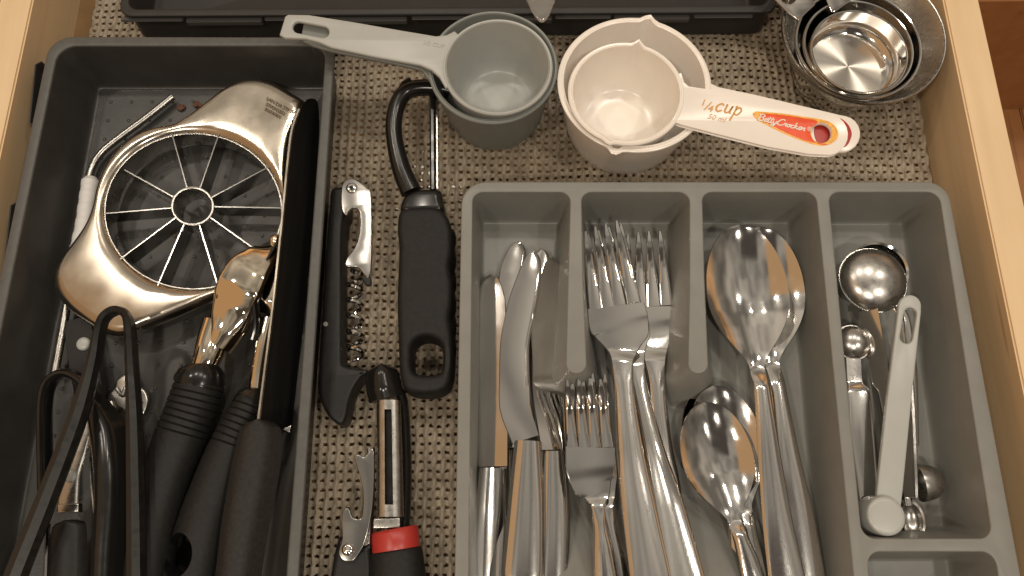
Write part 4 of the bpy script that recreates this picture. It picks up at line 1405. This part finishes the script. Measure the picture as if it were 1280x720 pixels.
# tongs
t = thing('tongs', 'black metal tongs with folded hinge end pointing at the slicer', 'tongs', P(130, 520, CZ))
tp = [(2, 770, 0.038, 17), (20, 720, 0.039, 15), (60, 620, 0.040, 13.5), (98, 520, 0.041, 11.5), (117, 455, 0.042, 8), (124, 418, 0.042, 6), (131, 397, 0.042, 5.2), (146, 388, 0.042, 5.5), (159, 395, 0.042, 5.4), (163, 415, 0.042, 6), (165, 455, 0.042, 7), (168, 520, 0.041, 9.5), (170, 620, 0.040, 11), (171, 720, 0.039, 12), (171, 770, 0.038, 12)]
tp3 = cat([P(a, b, z) for a, b, z, _w in tp], n=6)
ws = pchip(range(len(tp)), [k[3] * S(k[0], k[1], k[2]) for k in tp], np.linspace(0, len(tp) - 1, len(tp3)))
tube('band', tp3, [(float(a), 0.0048) for a in ws], mat('tongs_black', (0.012, 0.0115, 0.011), 0.32, spec=0.4, noise=0.2, nscale=300, rvar=0.2, rscale=300), t, 8, up=Vector((0, 0, 1)), smooth=30)

# garlic press
t = thing('garlic_press', 'chrome garlic press with two thick black ribbed handles', 'garlic press', P(270, 520, CZ))


def grip(pts, hw, zr_, groove0, groove1, name='grip', n=10):
    rows = [(*P(a, b, z), h * S(a, b, z)) for (a, b, z), h in zip(pts, hw)]
    R, _p = resample(rows, 0.00055)
    cum = np.linspace(0, 1, len(R))
    L = np.sum(np.linalg.norm(np.diff(R[:, :3], axis=0), axis=1))
    rad = []
    for i in range(len(R)):
        d = cum[i] * L
        g = 0
        if groove0 < d < groove1:
            ph = ((d - groove0) / 0.0033) % 1
            g = -0.0007 * (1 if ph < 0.2 else 0)
        e = min(1, d / 0.004)
        k = 0.82 + 0.18 * math.sqrt(1 - (1 - e) ** 2)
        rad.append(((R[i, 3] + g) * k, (zr_ + g) * k))
    return tube(name, [Vector(r[:3]) for r in R], rad, M['blk'], t, 28, smooth=50)


grip([(252, 474, 0.024), (240, 510, 0.024), (226, 545, 0.024), (208, 600, 0.023), (192, 670, 0.023), (178, 790, 0.023)], [30, 32, 32, 30, 29, 29], 0.0115, 0.004, 0.0285)
tube('collar', [P(253, 458, 0.025), P(252.5, 464, 0.025), P(250, 475, 0.0245), P(248, 481, 0.024)], [(0.0082, 0.0080), (0.0112, 0.0105), (0.0125, 0.0116), (0.0125, 0.0116)], M['blkg'], t, 28)
g2 = grip([(319, 500, 0.022), (305, 530, 0.023), (290, 560, 0.024), (271, 610, 0.025), (252, 670, 0.026), (226, 790, 0.026)], [22, 26, 28, 31, 34, 37], 0.012, 0.004, 0.0265)
cutter_pts = W(ell(223, 694, 21, 29, 28, math.radians(14)), 0.034)
ct = plate('hole', cutter_pts, [], 0.06, 0.06, 0.0, None, None)
cut(g2, ct)
tube('collar', [P(322, 487, 0.022), P(321, 492, 0.022), P(318, 502, 0.022), P(316, 508, 0.0222)], [(0.0065, 0.0065), (0.0088, 0.009), (0.0098, 0.0112), (0.0100, 0.0118)], M['blkg'], t, 28)
# chrome neck and head
nk = cat([P(252, 466, 0.025), P(260, 445, 0.0258), P(267, 425, 0.0245), P(276, 405, 0.023)], n=6)
tube('neck', nk, [(0.0066 + 0.0034 * (i / (len(nk) - 1)) ** 1.5, 0.006) for i in range(len(nk))], M['chrome'], t, 24)
strip([(343, 303, 0.019, 9, -0.6, 3), (336, 309, 0.026, 13, -0.8, 3), (323, 321, 0.0315, 20, -1.0, 3), (308, 338, 0.0345, 26, -1.2, 3), (298, 356, 0.0350, 27, -1.2, 3), (293, 368, 0.0335, 26, -1.4, 3), (289, 385, 0.0300, 24, -2, 3.5), (284, 402, 0.0285, 22, -3, 4), (277, 420, 0.0275, 18, -4, 4), (270, 432, 0.0268, 16, -4, 4)], M['chrome'], t, [('jaw', 0, 9, None)], 17, pw=2.5)
strip([(344, 312, 0.016, 9, -0.5, 4), (341, 330, 0.023, 14, -0.8, 4), (338, 350, 0.0265, 17, -1, 4), (335, 372, 0.0270, 18, -1, 4), (332, 392, 0.023, 16, -1, 4)], M['chrome'], t, [('hopper', 0, 4, None)], 13)
tube('gap_strip', cat([P(345, 312, 0.027), P(330, 340, 0.029), P(320, 372, 0.029), P(322, 405, 0.027), P(318, 424, 0.025)], n=5), [(0.0016, 0.004)] * 21, M['blkg'], t, 10)  # black strip stands in for the dark gap between jaw and hopper
tube('neck', cat([P(338, 400, 0.022), P(331, 430, 0.0225), P(325, 465, 0.022), P(322, 490, 0.022)], n=5), [(0.0048, 0.0055)] * 16, M['chrome'], t, 20)
c_ = P(345, 301, 0.030)
q = bmesh.new()
bmesh.ops.create_uvsphere(q, u_segments=20, v_segments=12, radius=0.0034)
bmesh.ops.translate(q, verts=q.verts, vec=c_)
from_bm('hinge_ball', q, M['chrome'], t)

# black knife leaning on the tray side
t = thing('kitchen_knife', 'black coated kitchen knife leaning on the tray side with a bright edge', 'knife', P(350, 420, CZ))
eL = [(384, 124, 0.044), (375, 137, 0.044), (366, 163, 0.044), (361, 200, 0.044), (356, 250, 0.044), (349, 320, 0.044), (340, 400, 0.044), (331, 470, 0.044), (322, 540, 0.044)]
eR = [(388, 123, 0.040), (397, 128, 0.026), (399, 160, 0.015), (397, 200, 0.013), (394, 250, 0.013), (388, 320, 0.013), (380, 400, 0.013), (372, 470, 0.013), (364, 540, 0.013)]


def sheet(name, L_, R_, th, mt, n=5):
    a = cat([P(*p) for p in L_], n=n)
    b = cat([P(*p) for p in R_], n=n)
    bm = bmesh.new()
    va, vb, vc, vd = [], [], [], []
    for p, q in zip(a, b):
        nn = Vector((0.6, 0, 0.8)) * -th
        va.append(bm.verts.new(p))
        vb.append(bm.verts.new(q))
        vc.append(bm.verts.new(p + nn))
        vd.append(bm.verts.new(q + nn))
    for i in range(len(va) - 1):
        bm.faces.new((va[i], va[i + 1], vb[i + 1], vb[i]))
        bm.faces.new((vc[i], vd[i], vd[i + 1], vc[i + 1]))
        bm.faces.new((va[i], vc[i], vc[i + 1], va[i + 1]))
        bm.faces.new((vb[i], vb[i + 1], vd[i + 1], vd[i]))
    bm.faces.new((va[0], vb[0], vd[0], vc[0]))
    bm.faces.new((va[-1], vc[-1], vd[-1], vb[-1]))
    return from_bm(name, bm, mt, t, 30)


kb = sheet('blade', eL, eR, 0.0016, M['coated'])
ed = cat([P(a - 0.7, b, z + 0.0002) for a, b, z in eL[1:]], n=5)
tube('cutting_edge', ed, [(0.0009, 0.0010)] * len(ed), M['warm'], kb, 6)
strip([(323, 524, 0.046, 15, -2, 8), (321, 545, 0.046, 19.5, -3, 9), (314, 590, 0.046, 21.5, -3.5, 10), (303, 650, 0.046, 21, -3.5, 10), (293, 720, 0.045, 19.5, -3.5, 10), (283, 790, 0.044, 19.5, -3.5, 10)], M['dgrey'], t, [('handle', 0, 5, None)], 15, round0=0.7, pw=3)
plate_px('bolster', [(352, 537), (364, 531), (362, 541)], [], 0.034, 0.0016, 0.0004, M['satin'], t, False)
